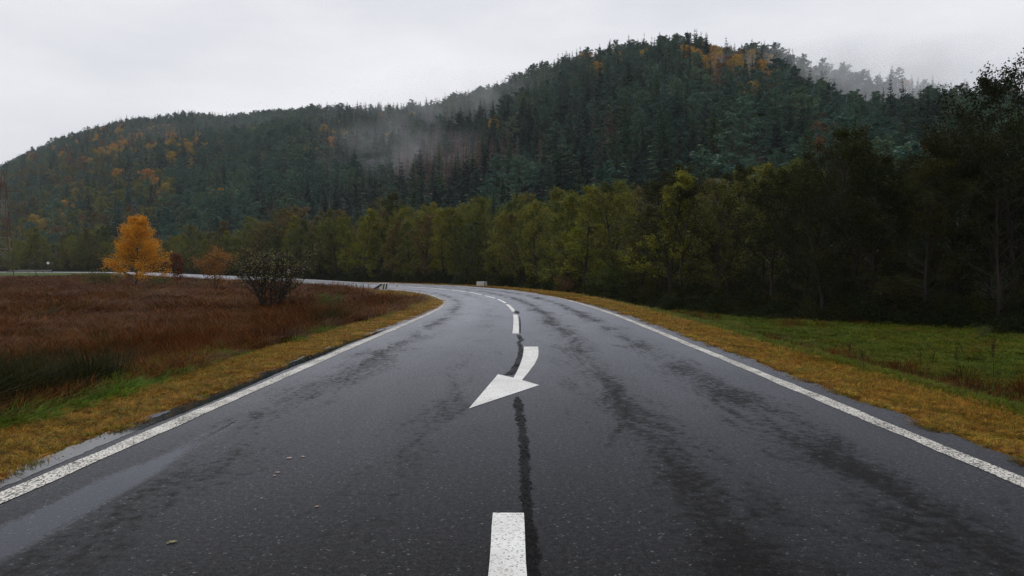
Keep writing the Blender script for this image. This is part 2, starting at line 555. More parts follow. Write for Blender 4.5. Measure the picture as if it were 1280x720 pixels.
# ------------------------------------------------------------------ ground sheet
def grid_faces(a, b, wrap=False):
    i, j = np.meshgrid(np.arange(a - 1), np.arange(b if wrap else b - 1), indexing='ij')
    j2 = (j + 1) % b
    return np.stack([i * b + j, i * b + j2, (i + 1) * b + j2, (i + 1) * b + j], -1).reshape(-1, 4)

FOREST = np.array([(70, -30), (40, 6), (26, 24), (20.5, 31), (13.5, 40), (10.5, 48), (8.6, 58)], float)   # edge of the wood beside the meadow
def forest_side(x, y):
    """distance beyond the edge of the wood (positive inside)"""
    x = np.ravel(x); y = np.ravel(y)
    ex = np.interp(y, FOREST[:, 1], FOREST[:, 0])
    return (x - ex) * 0.72

def build_ground():
    ang = np.concatenate([np.arange(-50, 50, 0.36), np.arange(50, 310, 4.0)])
    ang = np.radians(ang)
    rad = np.concatenate([[0.3], np.geomspace(1.2, 60, 190), np.geomspace(61, 320, 110), np.geomspace(340, 3200, 20)])
    r, a = np.meshgrid(rad, ang, indexing='ij')
    x, y = (r * np.sin(a)).ravel(), (r * np.cos(a)).ravel()
    sd = station(x, y)
    z = ground_z(x, y, sd)
    far = np.hypot(x, y)
    z = np.where(far > 330, np.minimum(z, 1.5), z)
    mb = MB()
    mb.add(np.stack([x, y, z], 1), grid_faces(len(rad), len(ang), True)[:, ::-1])
    me = mb.mesh("ground", M['ground'], True)
    s, d = sd
    ad = np.where(d > 0, d - EDGE_L, EDGE_R - d)
    verge = 1 - sst(1.15, 1.8, ad + 0.25 * vnoise(x, y, 1.7))
    verge = np.maximum(verge, (1 - sst(4.5, 8, ad)) * (d > 0) * sst(50, 66, s) * (s < 200))
    mead = np.where(d < 0, 1.0, 0.0) + (d > 0) * (1 - sst(2.2, 3.6, ad + 0.7 * vnoise(x, y, .6))) * 0.8
    mead = np.maximum(mead, (d > 0) * sst(110, 135, s) * (1 - sst(8, 22, ad)) )
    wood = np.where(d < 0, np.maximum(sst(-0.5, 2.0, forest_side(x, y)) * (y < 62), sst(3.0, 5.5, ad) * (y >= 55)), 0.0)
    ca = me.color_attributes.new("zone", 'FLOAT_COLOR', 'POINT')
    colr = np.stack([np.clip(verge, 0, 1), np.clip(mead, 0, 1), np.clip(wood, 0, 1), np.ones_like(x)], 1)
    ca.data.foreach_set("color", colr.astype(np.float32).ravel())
    o = link("ground", me, kind="structure")
    o["label"] = "marshy meadow ground sloping away from both road verges"

build_ground()

def build_hill():
    u = np.linspace(-1.15, 1.35, 260)
    yy = np.concatenate([np.linspace(75, 700, 120), np.linspace(712, 2100, 70)])
    Y, U = np.meshgrid(yy, u, indexing='ij')
    z = hill_z(U, Y)
    mb = MB()
    mb.add(np.stack([(U * Y).ravel(), Y.ravel(), z.ravel()], 1), grid_faces(len(yy), len(u)))
    o = link("hill", mb.mesh("hill", M['hill'], True), kind="structure")
    o["label"] = "long forested hill rising behind the bend"

build_hill()

# ------------------------------------------------------------------ road and its markings
def add_uv(me, sd_pairs):
    uvl = me.uv_layers.new(name="course")
    li = np.empty(len(me.loops), np.int32)
    me.loops.foreach_get("vertex_index", li)
    uvl.data.foreach_set("uv", np.asarray(sd_pairs, np.float32)[li].ravel())

def strip(name, s_arr, dl_arr, dr_arr, lift, mat, parent, cols=2, skirt=0.0):
    s_arr = np.asarray(s_arr, float)
    dl = np.broadcast_to(dl_arr, s_arr.shape); dr = np.broadcast_to(dr_arr, s_arr.shape)
    w = np.linspace(0, 1, cols)
    d = dl[:, None] * (1 - w) + dr[:, None] * w
    ss = np.repeat(s_arr[:, None], cols, 1)
    P = surf(ss, d, lift)
    if skirt:
        a = P[:, :1].copy(); b = P[:, -1:].copy()
        a[..., 2] -= skirt; b[..., 2] -= skirt
        P = np.concatenate([a, P, b], 1)
        ss = np.concatenate([ss[:, :1], ss, ss[:, -1:]], 1)
        d = np.concatenate([d[:, :1] + .02, d, d[:, -1:] - .02], 1)
        cols += 2
    mb = MB()
    mb.add(P.reshape(-1, 3), grid_faces(len(s_arr), cols)[:, ::-1])
    me = mb.mesh(name, mat)
    add_uv(me, np.stack([d.ravel(), ss.ravel()], 1))
    return link(name, me, parent, None if parent else "structure")

s_road = np.concatenate([np.arange(-55, 0, 1.0), np.arange(0, 40, 0.25), np.arange(40, 455, 1.0)])
jl = EDGE_L + 0.035 * np.sin(s_road * 3.1) + rng.normal(size=len(s_road)) * 0.02
jr = EDGE_R + 0.04 * np.sin(s_road * 2.3 + 1) + rng.normal(size=len(s_road)) * 0.025
road = strip("road", s_road, jl, jr, 0.0, M['asphalt'], None, 9, 0.35)
road["label"] = "wet dark asphalt two-lane road bending left"

s_l = np.concatenate([np.arange(-20, 60, 0.5), np.arange(60, 450, 1.0)])
def wob(n, a=0.008):
    return rng.normal(size=n) * a
strip("edge_line", s_l, LINE + .095 + wob(len(s_l)), LINE - .095 + wob(len(s_l)), 0.006, M['pads'], road, 2)
strip("edge_line", s_l, -LINE + .095 + wob(len(s_l)), -LINE - .095 + wob(len(s_l)), 0.006, M['pads'], road, 2)

def pg(x, y, z=0.0):
    """ground point under a place seen in the picture, near the camera where the road is flat"""
    D = (CAM_H - z) * F_PX / (y - HOR)
    return ((x - 640) / F_PX * D, D)

def pts_sd(pix):
    p = np.array([pg(x, y) for x, y in pix])
    return station(p[:, 0], p[:, 1])

def dash(s0, s1, dl0, dl1, w=0.19):
    s = np.linspace(s0, s1, max(3, int((s1 - s0) / 0.25) + 1))
    c = np.interp(s, [s0, s1], [dl0, dl1])
    strip("centre_dash", s, c + w / 2 + wob(len(s), .0015), c - w / 2 + wob(len(s), .0015), 0.006, M['paint'], road, 2)

def st1(x, y):
    s, d = pts_sd([(x, y)])
    return float(s[0]), float(d[0])
a = st1(635.5, 642)
dash(a[0] - 3.2, a[0], a[1] - .035, a[1], .2)
a, b = st1(644.5, 417.5), st1(644, 393)
dash(a[0], b[0], a[1], b[1], 0.17)
# the following dashes run on the centre line, as far as they can be told apart
s = b[0] + 2.6
dash(s, s + 9.0, b[1] - .02, 0.02, 0.17)
s += 11.0
for k in range(13):
    dash(s, s + 8.0, 0.0, 0.0, 0.17)
    s += 10.6

# direction arrow, pointing back to the left lane
mb = MB()
shaft = [((655, 434.5), (672.5, 434.5)), ((654.5, 440), (673.2, 440)), ((653.5, 447), (672.8, 447)), ((650.5, 456), (668.5, 456)), ((646.5, 465), (661, 466)), ((642, 473.3), (652.5, 476.2))]
head = [(586, 511.5), (622.5, 469), (642, 473.3), (652.5, 476.2), (674, 482.5)]
sv = np.array([pg(*p) for pr in shaft for p in pr])
hv = np.array([pg(*p) for p in head])
allv = np.concatenate([sv, hv])
ss, dd = station(allv[:, 0], allv[:, 1])
P = surf(ss, dd, 0.007)
ns = len(sv)
mb.add(P, [(2 * k, 2 * k + 1, 2 * k + 3, 2 * k + 2) for k in range(len(shaft) - 1)])
mb.f.append(np.array([(ns, ns + 2, ns + 1), (ns, ns + 3, ns + 2), (ns, ns + 4, ns + 3)])); mb.mi.append(np.zeros(3, int))
me = mb.mesh("direction_arrow", M['paint'])
add_uv(me, np.stack([dd, ss], 1))
o = link("direction_arrow", me, road)
o["label"] = "white bent arrow pointing to the left lane"

# tar crack sealing beside the centre line
def tar(pix, wpx, ragged, step=0.03, lift=0.004):
    s, d = pts_sd(pix)
    o = np.argsort(s)
    s, d = s[o], d[o]
    D = np.array([pg(*p)[1] for p in pix])[o]
    w = np.asarray(wpx, float)[o] * D / F_PX / 2 * .82
    q = np.arange(s[0], s[-1], step)
    c = np.interp(q, s, d)
    h = np.interp(q, s, w)
    n = len(q)
    def rag(seed):
        v = .45 * rng.normal(size=n) + .5 * vnoise(q, q, 9.0, seed) + .6 * vnoise(q, q, 2.6, seed + 3) + .5 * np.convolve(rng.normal(size=n), np.ones(4) / 2, 'same')
        return np.clip(h * (1 + ragged * v), .004, None)
    l, r = rag(1), rag(2)
    strip("tar_seal", q, c + l, c - r, lift, M['tar'], road, 2)

tar([(646, 496), (648, 508), (650, 520), (653.5, 540), (654.5, 560), (656, 590), (658, 620), (661, 650), (664, 690), (667, 740)],
    [8, 12, 14, 12, 13, 15, 18, 16, 22, 28], 0.38, 0.022)
tar([(648, 419), (650, 423.5), (652.5, 426), (648, 429), (650.5, 433), (651.5, 438), (649.5, 447), (647, 455), (642, 464), (634.5, 470)],
    [7, 7, 8, 6, 7, 8, 8, 9, 11, 16], 0.15, 0.05)
tar([(650.2, 417), (650, 405), (649.4, 396)], [2.4, 2.2, 1.8], 0.2, 0.1)
tar([(644, 387.6), (645.2, 389.5), (647.6, 392.0)], [4, 8, 6], 0.3, 0.1, 0.0085)

# fine open cracks across the far lanes
for (pa, pb) in [((628, 383.5), (706, 380.5)), ((600, 393), (641, 397.5)), ((640, 378), (668, 382)), ((618, 409), (630, 408.5))]:
    n = 40
    q = np.linspace(0, 1, n)
    pix = [(pa[0] + (pb[0] - pa[0]) * t, pa[1] + (pb[1] - pa[1]) * t + .25 * math.sin(9 * t)) for t in q]
    s, d = pts_sd(pix)
    A = surf(s + .035 * (1 + .5 * rng.random(n)), d, 0.004)
    B = surf(s - .035 * (1 + .5 * rng.random(n)), d, 0.004)
    mb = MB()
    mb.add(np.concatenate([A, B]), [(k, k + 1, n + k + 1, n + k) for k in range(n - 1)])
    link("crack", mb.mesh("crack", M['tar']), road)

# rain water: along the verge and in the worn left track
q = np.arange(3.2, 21.5, 0.06)
inner = 3.86 + 0.02 * np.sin(q * 1.3) + rng.normal(size=len(q)) * .006
taper = sst(3.0, 4.4, q) * (1 - sst(17, 21.4, q))
outer = inner + (0.26 + 0.09 * vnoise(q, q, 1.1) + 0.06 * vnoise(q, q, 4.3)) * taper
pd = strip("puddle", q, np.minimum(outer, 4.24) + rng.normal(size=len(q)) * .008, inner, 0.004, M['water'], None, 3)
pd["label"] = "narrow puddle between left edge line and grass verge"

# ------------------------------------------------------------------ tree kinds
def wander(p0, d0, length, n, wob_, up=0.0):
    """a branch path"""
    pts = [np.asarray(p0, float)]
    d = np.asarray(d0, float)
    step = length / n
    for _ in range(n):
        d = d + rng.normal(size=3) * wob_ + np.array([0, 0, up])
        d /= np.linalg.norm(d)
        pts.append(pts[-1] + d * step)
    return np.array(pts)

def broadleaf(name, H, width, trunk_r, n1, n2, leaves, size, bark, leafm, low=0.12, prof='oval', stems=1, trunk_wob=0.03, clump=0.35, updir=0.75, bare=0.0, tmin=.002, taper=.75):
    """tapered trunk with limbs and twigs, leaves along the twigs; returns (trunk mesh, crown mesh)"""
    tb, lb = MB(), MB()
    anchors, wts = [], []
    for st in range(stems):
        if stems > 1:
            a = st * 2 * np.pi / stems + rng.random()
            lean = rng.uniform(.12, .42)
            d0 = np.array([math.cos(a) * lean, math.sin(a) * lean, 1.0])
            base = np.array([math.cos(a), math.sin(a), 0]) * 0.12 * width * .3
            hh = H * rng.uniform(.72, 1.0)
        else:
            d0 = np.array([0, 0, 1.0]); base = np.zeros(3); hh = H
        d0 = d0 / np.linalg.norm(d0)
        tp = wander(base - np.array([0, 0, .15]), d0, hh * .97, 12, trunk_wob, .02)
        tr = trunk_r * (1 - np.linspace(0, 1, len(tp)) ** 0.9 * .93)
        tr[0] *= 1.35
        tb.tube(tp, tr, 7 if stems == 1 else 5)
        L = np.linspace(0, 1, len(tp))
        for k in range(n1):
            t = low + (0.97 - low) * ((k + rng.random()) / n1) ** 0.9
            p = np.array([np.interp(t, L, tp[:, i]) for i in range(3)])
            a = k * 2.4 + rng.normal() * .5
            if prof == 'oval':
                pr = math.sin(math.pi * min(1, (t - low) / (1 - low) * .84 + .16)) ** .8 * .9 + .12
            elif prof == 'cone':
                pr = (1 - (t - low) / (1 - low)) ** taper * .95 + .08
            else:
                pr = .9 - .5 * abs(t - .6)
            ln = width * .5 * pr * rng.uniform(.72, 1.2)
            up = updir * rng.uniform(.6, 1.3) + (t - .5) * .5
            d = np.array([math.cos(a), math.sin(a), up])
            d /= np.linalg.norm(d)
            r0 = np.interp(t, L, tr) * .5 + .004
            bp = wander(p, d, ln * 1.15, 6, .13, .03)
            tb.tube(bp, r0 * (1 - np.linspace(0, 1, 7) * .85), 4)
            for j in range(n2):
                q = rng.uniform(.25, 1.0)
                pp = np.array([np.interp(q, np.linspace(0, 1, 7), bp[:, i]) for i in range(3)])
                d2 = d + rng.normal(size=3) * .75 + np.array([0, 0, .15])
                d2 /= np.linalg.norm(d2)
                tl = ln * rng.uniform(.25, .5) * (1.1 - q * .4)
                tw = wander(pp, d2, tl, 3, .2, .02)
                tb.tube(tw, r0 * .32 * (1 - np.linspace(0, 1, 4) * .8) + tmin, 3)
                anchors.append(tw[1:]); wts.append(np.full(3, 1.0))
            anchors.append(bp[3:]); wts.append(np.full(4, .7))
        anchors.append(tp[-3:]); wts.append(np.full(3, 1.0))
    A = np.concatenate(anchors); W = np.concatenate(wts)
    if bare:
        W = W * (rng.random(len(W)) > bare)
    W /= W.sum()
    i = rng.choice(len(A), leaves, p=W)
    c = A[i] + rng.normal(size=(leaves, 3)) * clump * np.array([1, 1, .8])
    c[:, 2] = np.maximum(c[:, 2], .12)
    ax = unit(leaves)
    ax[:, 2] *= .6
    ay = np.cross(ax, unit(leaves))
    ay /= np.linalg.norm(ay, axis=1)[:, None] + 1e-9
    sz = size * rng.uniform(.55, 1.25, leaves)[:, None]
    lb.quads(c, ax * sz, ay * sz * .62)
    return tb.mesh(name + "_trunk", bark, True), lb.mesh(name + "_crown", leafm)

def spruce(name, H, width, whorls, per, sub, bark, leafm, low=0.06, thin=0.0):
    tb, lb = MB(), MB()
    zt = np.linspace(-.3, H * .985, 9)
    lean = rng.normal(size=2) * .012
    tp = np.stack([lean[0] * zt, lean[1] * zt, zt], 1)
    tb.tube(tp, H * .013 * (1 - np.linspace(0, 1, 9) * .96) + .01, 6)
    A, B, C = [], [], []
    for w in range(whorls):
        t = low + (1 - low) * ((w + rng.random() * .6) / whorls)
        z0 = t * H
        base_r = width * .5 * ((1 - t) ** .95) * (0.9 + .2 * math.sin(w * 1.7)) + .10
        n = max(4, int(per * (1 - t * .45)))
        for k in range(n):
            if rng.random() < thin:
                continue
            a = (k + rng.random() * .8) / n * 2 * np.pi + w
            ln = base_r * rng.uniform(.62, 1.18)
            d = np.array([math.cos(a), math.sin(a), 0.0])
            perp = np.array([-d[1], d[0], 0])
            droop = -.30 * (1 - t) + .30 * t + rng.normal() * .08
            p0 = np.array([lean[0] * z0, lean[1] * z0, z0])
            m = sub
            q = (np.arange(m) + .6) / m
            pth = p0 + d * (ln * q)[:, None] + np.array([0, 0, 1.0]) * (ln * (droop * q + .22 * q ** 2.2))[:, None]
            ww = ln * (.42 * (1 - q) + .13) * rng.uniform(.8, 1.2, m)
            nxt = ln / m * 1.9
            for sgn in (-1, 1):
                tip = pth + perp * (sgn * ww)[:, None] + d * (nxt * .55) + np.stack([0 * q, 0 * q, -.28 * ww + rng.normal(size=m) * .04 * ln], 1)
                A.append(pth - d * (nxt * .55)); B.append(pth + d * (nxt * .7)); C.append(tip)
            hang = pth + np.stack([0 * q, 0 * q, -(.20 * ln * (1 - q * .4) + .05) * rng.uniform(.6, 1.3, m)], 1) + perp * (rng.normal(size=m) * .05 * ln)[:, None]
            A.append(pth - d * nxt * .5); B.append(pth + d * nxt * .6); C.append(hang)
    lb.tris(np.concatenate(A), np.concatenate(B), np.concatenate(C))
    return tb.mesh(name + "_trunk", bark, True), lb.mesh(name + "_crown", leafm)

def pine(name, H, width, n1, needles, size, bark, leafm, low=.42):
    tb, lb = MB(), MB()
    tp = wander((0, 0, -.3), (0, 0, 1), H * .97, 10, .02, .01)
    tb.tube(tp, H * .013 * (1 - np.linspace(0, 1, 11) * .85), 6)
    L = np.linspace(0, 1, 11)
    cl, cr = [], []
    for k in range(n1):
        t = low + (1 - low) * ((k + rng.random()) / n1)
        p = np.array([np.interp(t, L, tp[:, i]) for i in range(3)])
        tt = (t - low) / (1 - low)
        ln = width * .5 * (math.sin(math.pi * (tt * .72 + .24)) ** .7) * rng.uniform(.6, 1.25)
        a = k * 2.4 + rng.normal() * .4
        d = np.array([math.cos(a), math.sin(a), .15 + .5 * tt])
        d /= np.linalg.norm(d)
        bp = wander(p, d, ln, 5, .15, .03)
        tb.tube(bp, .012 * H * .35 * (1 - np.linspace(0, 1, 6) * .85), 4)
        for j in range(2, 6):
            cl.append(bp[j]); cr.append(.35 + .22 * ln * .5)
            cl.append(bp[j] + rng.normal(size=3) * .35); cr.append(.3 + .15 * ln * .5)
    cl.append(tp[-1]); cr.append(.6)
    cl, cr = np.array(cl), np.array(cr)
    i = rng.integers(0, len(cl), needles)
    c = cl[i] + unit(needles) * (cr[i] * rng.random(needles) ** .4)[:, None] * np.array([1.15, 1.15, .55])
    ax = unit(needles); ax[:, 2] = np.abs(ax[:, 2]) * .6 + .1
    ay = np.cross(ax, unit(needles))
    sz = size * rng.uniform(.6, 1.3, needles)[:, None]
    lb.quads(c, ax * sz, ay * sz * .45)
    return tb.mesh(name + "_trunk", bark, True), lb.mesh(name + "_crown", leafm)

KIND = {}
KIND['spruce'] = [spruce("spruce", 20, w, 30, 9, 5, M['bark'], M['spruce'], .05, th) for w, th in ((8.8, .05), (7.4, .12), (9.6, .1), (6.6, .16))]
KIND['pine'] = [pine("pine", 19, w, n, 3000, .36, M['pine_bark'], M['pine'], lo) for w, n, lo in ((9.2, 22, .40), (7.6, 18, .52), (10.2, 26, .28), (7.4, 17, .46))]
KIND['autumn'] = [broadleaf("autumn", 15, w, .2, 20, 4, 2600, .30, M['bark'], M['autumn'], .2, 'oval', clump=.55) for w in (8.5, 7, 10)]
KIND['rust'] = [broadleaf("rust", 15, w, .2, 22, 4, 2200, .28, M['bark'], M['rust'], .15, 'oval', clump=.5) for w in (8, 6.5)]
KIND['brown'] = [spruce("brown", 19, 5.2, 26, 8, 4, M['grey_bark'], M['brown'], .1, .35), spruce("brown", 18, 4.2, 22, 7, 4, M['grey_bark'], M['brown'], .2, .5)]
KIND['mixed'] = [broadleaf("mixed", 15, w, .2, 22, 4, 2600, .29, M['bark'], M['alder'], .12, 'oval', clump=.5) for w in (8, 9.5)]
KIND['alder'] = [broadleaf("alder", 12, w, .19, 28, 6, 8200, .10, M['bark'], M['alder'], .10, p, clump=.18, trunk_wob=.035, tmin=.008) for w, p in ((6.6, 'oval'), (5.6, 'cone'), (7.4, 'oval'), (6.2, 'cone'))]
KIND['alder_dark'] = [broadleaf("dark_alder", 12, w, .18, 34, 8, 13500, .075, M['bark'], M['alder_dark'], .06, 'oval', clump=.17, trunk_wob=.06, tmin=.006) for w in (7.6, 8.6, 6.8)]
KIND['alder_fresh'] = [broadleaf("fresh_alder", 12, 6.2, .19, 30, 6, 10500, .10, M['bark'], M['alder_fresh'], .12, 'cone', clump=.16),
                       broadleaf("fresh_alder", 12, 5.2, .19, 26, 6, 8500, .10, M['bark'], M['alder_fresh'], .16, 'cone', clump=.16)]

def plant_tree(name, kind, var, loc, h, base_h, rz, wx=1.0):
    s = h / base_h
    e = empty(name, loc, rz, (s * wx, s * wx, s))
    tr, cr = KIND[kind][var % len(KIND[kind])]
    link("trunk", tr, e)
    link("crown", cr, e)
    return e

# ------------------------------------------------------------------ the alder wood behind the bend
def top_line(px):
    return np.interp(px, [-200, 0, 100, 200, 300, 400, 440, 500, 550, 620, 680, 735, 780, 830, 880, 950, 1050, 1150, 1240, 1280, 1500],
                     [292, 290, 286, 290, 281, 265, 258, 252, 256, 251, 246, 226, 236, 206, 216, 197, 190, 182, 150, 130, 110])

cands = []
# rows along the outside of the road
for row, (off, sp) in enumerate([(9.0, 4.6), (13.0, 5.2), (18.0, 6.0), (24.0, 7.0)]):
    sarr = np.arange(58, 395, sp) * 1.0
    sarr = sarr + rng.uniform(-1.3, 1.3, len(sarr))
    if row >= 2:
        sarr = sarr[sarr < 330]
    for s in sarr:
        if s > 230 and rng.random() < .25:
            continue
        o = off + rng.uniform(-1.2, 1.6) + (2.0 if s > 130 else 0.0) + (5 if 200 < s else 0)
        p = surf(s, -o)
        cands.append((p[0], p[1], row))
# rows behind the right-hand meadow
fe = FOREST[1:]
seg = np.concatenate([[0], np.cumsum(np.hypot(*np.diff(fe, axis=0).T))])
for row, (off, sp) in enumerate([(1.6, 3.0), (5.0, 3.8), (9.5, 5.0), (15.0, 6.0)]):
    for t in np.arange(8, seg[-1] + 1, sp) + rng.uniform(-.8, .8):
        x, y = np.interp(t, seg, fe[:, 0]), np.interp(t, seg, fe[:, 1])
        i = np.clip(np.searchsorted(seg, t) - 1, 0, len(fe) - 2)
        dv = fe[i + 1] - fe[i]; dv = dv / np.linalg.norm(dv)
        nv = np.array([dv[1], -dv[0]])
        if nv[0] < 0:
            nv = -nv
        x, y = np.array([x, y]) + nv * (off + rng.uniform(-.9, .9)) + dv * rng.uniform(-.8, .8)
        cands.append((x, y, row))

trees = []
for (x, y, row) in cands:
    px = 640 + F_PX * x / y
    if y < 12 or px < -120 or px > 1560:
        continue
    if y > 210 and row > 2:
        continue
    if min([9] + [math.hypot(x - a[0], y - a[1]) for a in trees]) < 2.2:
        continue
    trees.append((x, y, row, px))
FRESH = [(735, 0), (830, 1), (550, 0), (455, 1)]
used = set()
zt = ground_z([t[0] for t in trees], [t[1] for t in trees])
alders = []
for (x, y, row, px), z in zip(trees, zt):
    tl = float(top_line(px)) + rng.normal() * 7 + (4 if row == 0 else 0) + rng.uniform(-3, 18)
    h = (HOR - tl) / F_PX * y + CAM_H - z
    h = float(np.clip(h, 5.0, 19.0))
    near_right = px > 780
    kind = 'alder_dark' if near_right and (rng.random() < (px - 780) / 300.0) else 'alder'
    label = None
    for k, (fx, v) in enumerate(FRESH):
        if k not in used and row == 0 and abs(px - fx) < 16:
            used.add(k)
            kind = 'alder_fresh'
            h = (HOR - float(top_line(fx))) / F_PX * y + CAM_H - z
    if kind == 'alder':
        place = ("far behind the road beyond the rust-coloured field" if px < 330 else "behind the outside of the road bend" if px < 640 else "beside the right verge just before the bend")
        label = "olive green leafy alder " + place
        group = "alders " + place
    elif kind == 'alder_dark':
        place = "along the far edge of the green meadow" if row == 0 else "inside the dark wood behind the meadow edge"
        label = "very dark leafy alder " + place
        group = "alders " + place
    else:
        label = {0: "yellow-green pointed alder left of the tallest roadside alder", 1: "tallest yellow-green alder with dark straight trunk beside right verge",
                 2: "bright olive alder behind the white parapet on the bend", 3: "yellowish alder rising behind the striped culvert parapet"}[k if k in used else 0]
        label = [l for kk, l in {0: "yellow-green broad alder left of the tallest roadside alder", 1: "tallest yellow-green alder with dark straight trunk beside right verge",
                 2: "bright yellow-olive alder just left of the white parapet on the bend", 3: "yellowish alder rising behind the striped culvert parapet"}.items() if abs(px - FRESH[kk][0]) < 16][0]
        group = None
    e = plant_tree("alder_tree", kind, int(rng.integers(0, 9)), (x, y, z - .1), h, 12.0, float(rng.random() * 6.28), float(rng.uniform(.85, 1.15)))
    tag(e, label, "tree", group)
    alders.append((x, y, z, h))

edge_row = sorted([o for o in bpy.data.objects if o.get("group") == "alders along the far edge of the green meadow"], key=lambda o: o.location.x / o.location.y)
for k, o in enumerate(edge_row):
    nth = ["first", "second", "third", "fourth", "fifth", "sixth", "seventh", "eighth", "ninth", "tenth", "eleventh", "twelfth", "thirteenth", "fourteenth"][min(k, 13)]
    o["label"] = nth + " dark alder from the left along the green meadow's far edge"
# the two tall dark trees that close the picture on the right
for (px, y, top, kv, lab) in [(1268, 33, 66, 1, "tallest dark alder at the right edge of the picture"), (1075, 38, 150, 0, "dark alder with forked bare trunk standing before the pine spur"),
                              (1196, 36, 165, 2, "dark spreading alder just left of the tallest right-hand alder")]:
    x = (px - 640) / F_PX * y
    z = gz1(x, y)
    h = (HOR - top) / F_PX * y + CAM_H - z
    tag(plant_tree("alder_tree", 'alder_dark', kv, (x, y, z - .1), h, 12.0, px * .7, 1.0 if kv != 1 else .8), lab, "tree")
    alders.append((x, y, z, h))

# ------------------------------------------------------------------ scatter of uncountable things
def scatter(name, P, rot, scl, idx, sources, label=None):
    """one object of instances: sources is a list of lists of meshes, drawn at the points whose idx matches"""
    me = bpy.data.meshes.new(name)
    me.vertices.add(len(P))
    me.vertices.foreach_set("co", np.asarray(P, np.float32).ravel())
    def attr(n, typ, key, arr):
        a = me.attributes.new(n, typ, 'POINT')
        a.data.foreach_set(key, arr.ravel())
    attr("rot", 'FLOAT_VECTOR', "vector", np.asarray(rot, np.float32))
    attr("scl", 'FLOAT_VECTOR', "vector", np.asarray(scl, np.float32))
    attr("idx", 'INT', "value", np.asarray(idx, np.int32))
    o = link(name, me, None, "stuff")
    if label:
        o["label"] = label
    g = bpy.data.node_groups.new(name, 'GeometryNodeTree')
    g.interface.new_socket("Geometry", in_out='INPUT', socket_type='NodeSocketGeometry')
    g.interface.new_socket("Geometry", in_out='OUTPUT', socket_type='NodeSocketGeometry')
    n = g.nodes.new
    gi, go, jn = n("NodeGroupInput"), n("NodeGroupOutput"), n("GeometryNodeJoinGeometry")
    def named(nm, typ):
        x = n("GeometryNodeInputNamedAttribute")
        x.data_type = typ
        x.inputs[0].default_value = nm
        return next(s for s in x.outputs if s.enabled and s.name == "Attribute")
    ra, sa, ia = named("rot", 'FLOAT_VECTOR'), named("scl", 'FLOAT_VECTOR'), named("idx", 'INT')
    for k, meshes in enumerate(sources):
        cmp_ = n("FunctionNodeCompare")
        cmp_.data_type = 'INT'
        cmp_.operation = 'EQUAL'
        ins = [s for s in cmp_.inputs if s.enabled]
        g.links.new(ia, ins[0])
        ins[1].default_value = k
        for m in meshes:
            so = bpy.data.objects.new(name + "_source", m)
            oi = n("GeometryNodeObjectInfo")
            oi.inputs[0].default_value = so
            oi.inputs[1].default_value = True
            ip = n("GeometryNodeInstanceOnPoints")
            g.links.new(gi.outputs[0], ip.inputs["Points"])
            g.links.new(cmp_.outputs[0], ip.inputs["Selection"])
            g.links.new(oi.outputs["Geometry"], ip.inputs["Instance"])
            g.links.new(ra, ip.inputs["Rotation"])
            g.links.new(sa, ip.inputs["Scale"])
            g.links.new(ip.outputs[0], jn.inputs[0])
    g.links.new(jn.outputs[0], go.inputs[0])
    mod = o.modifiers.new("scatter", 'NODES')
    mod.node_group = g
    return o

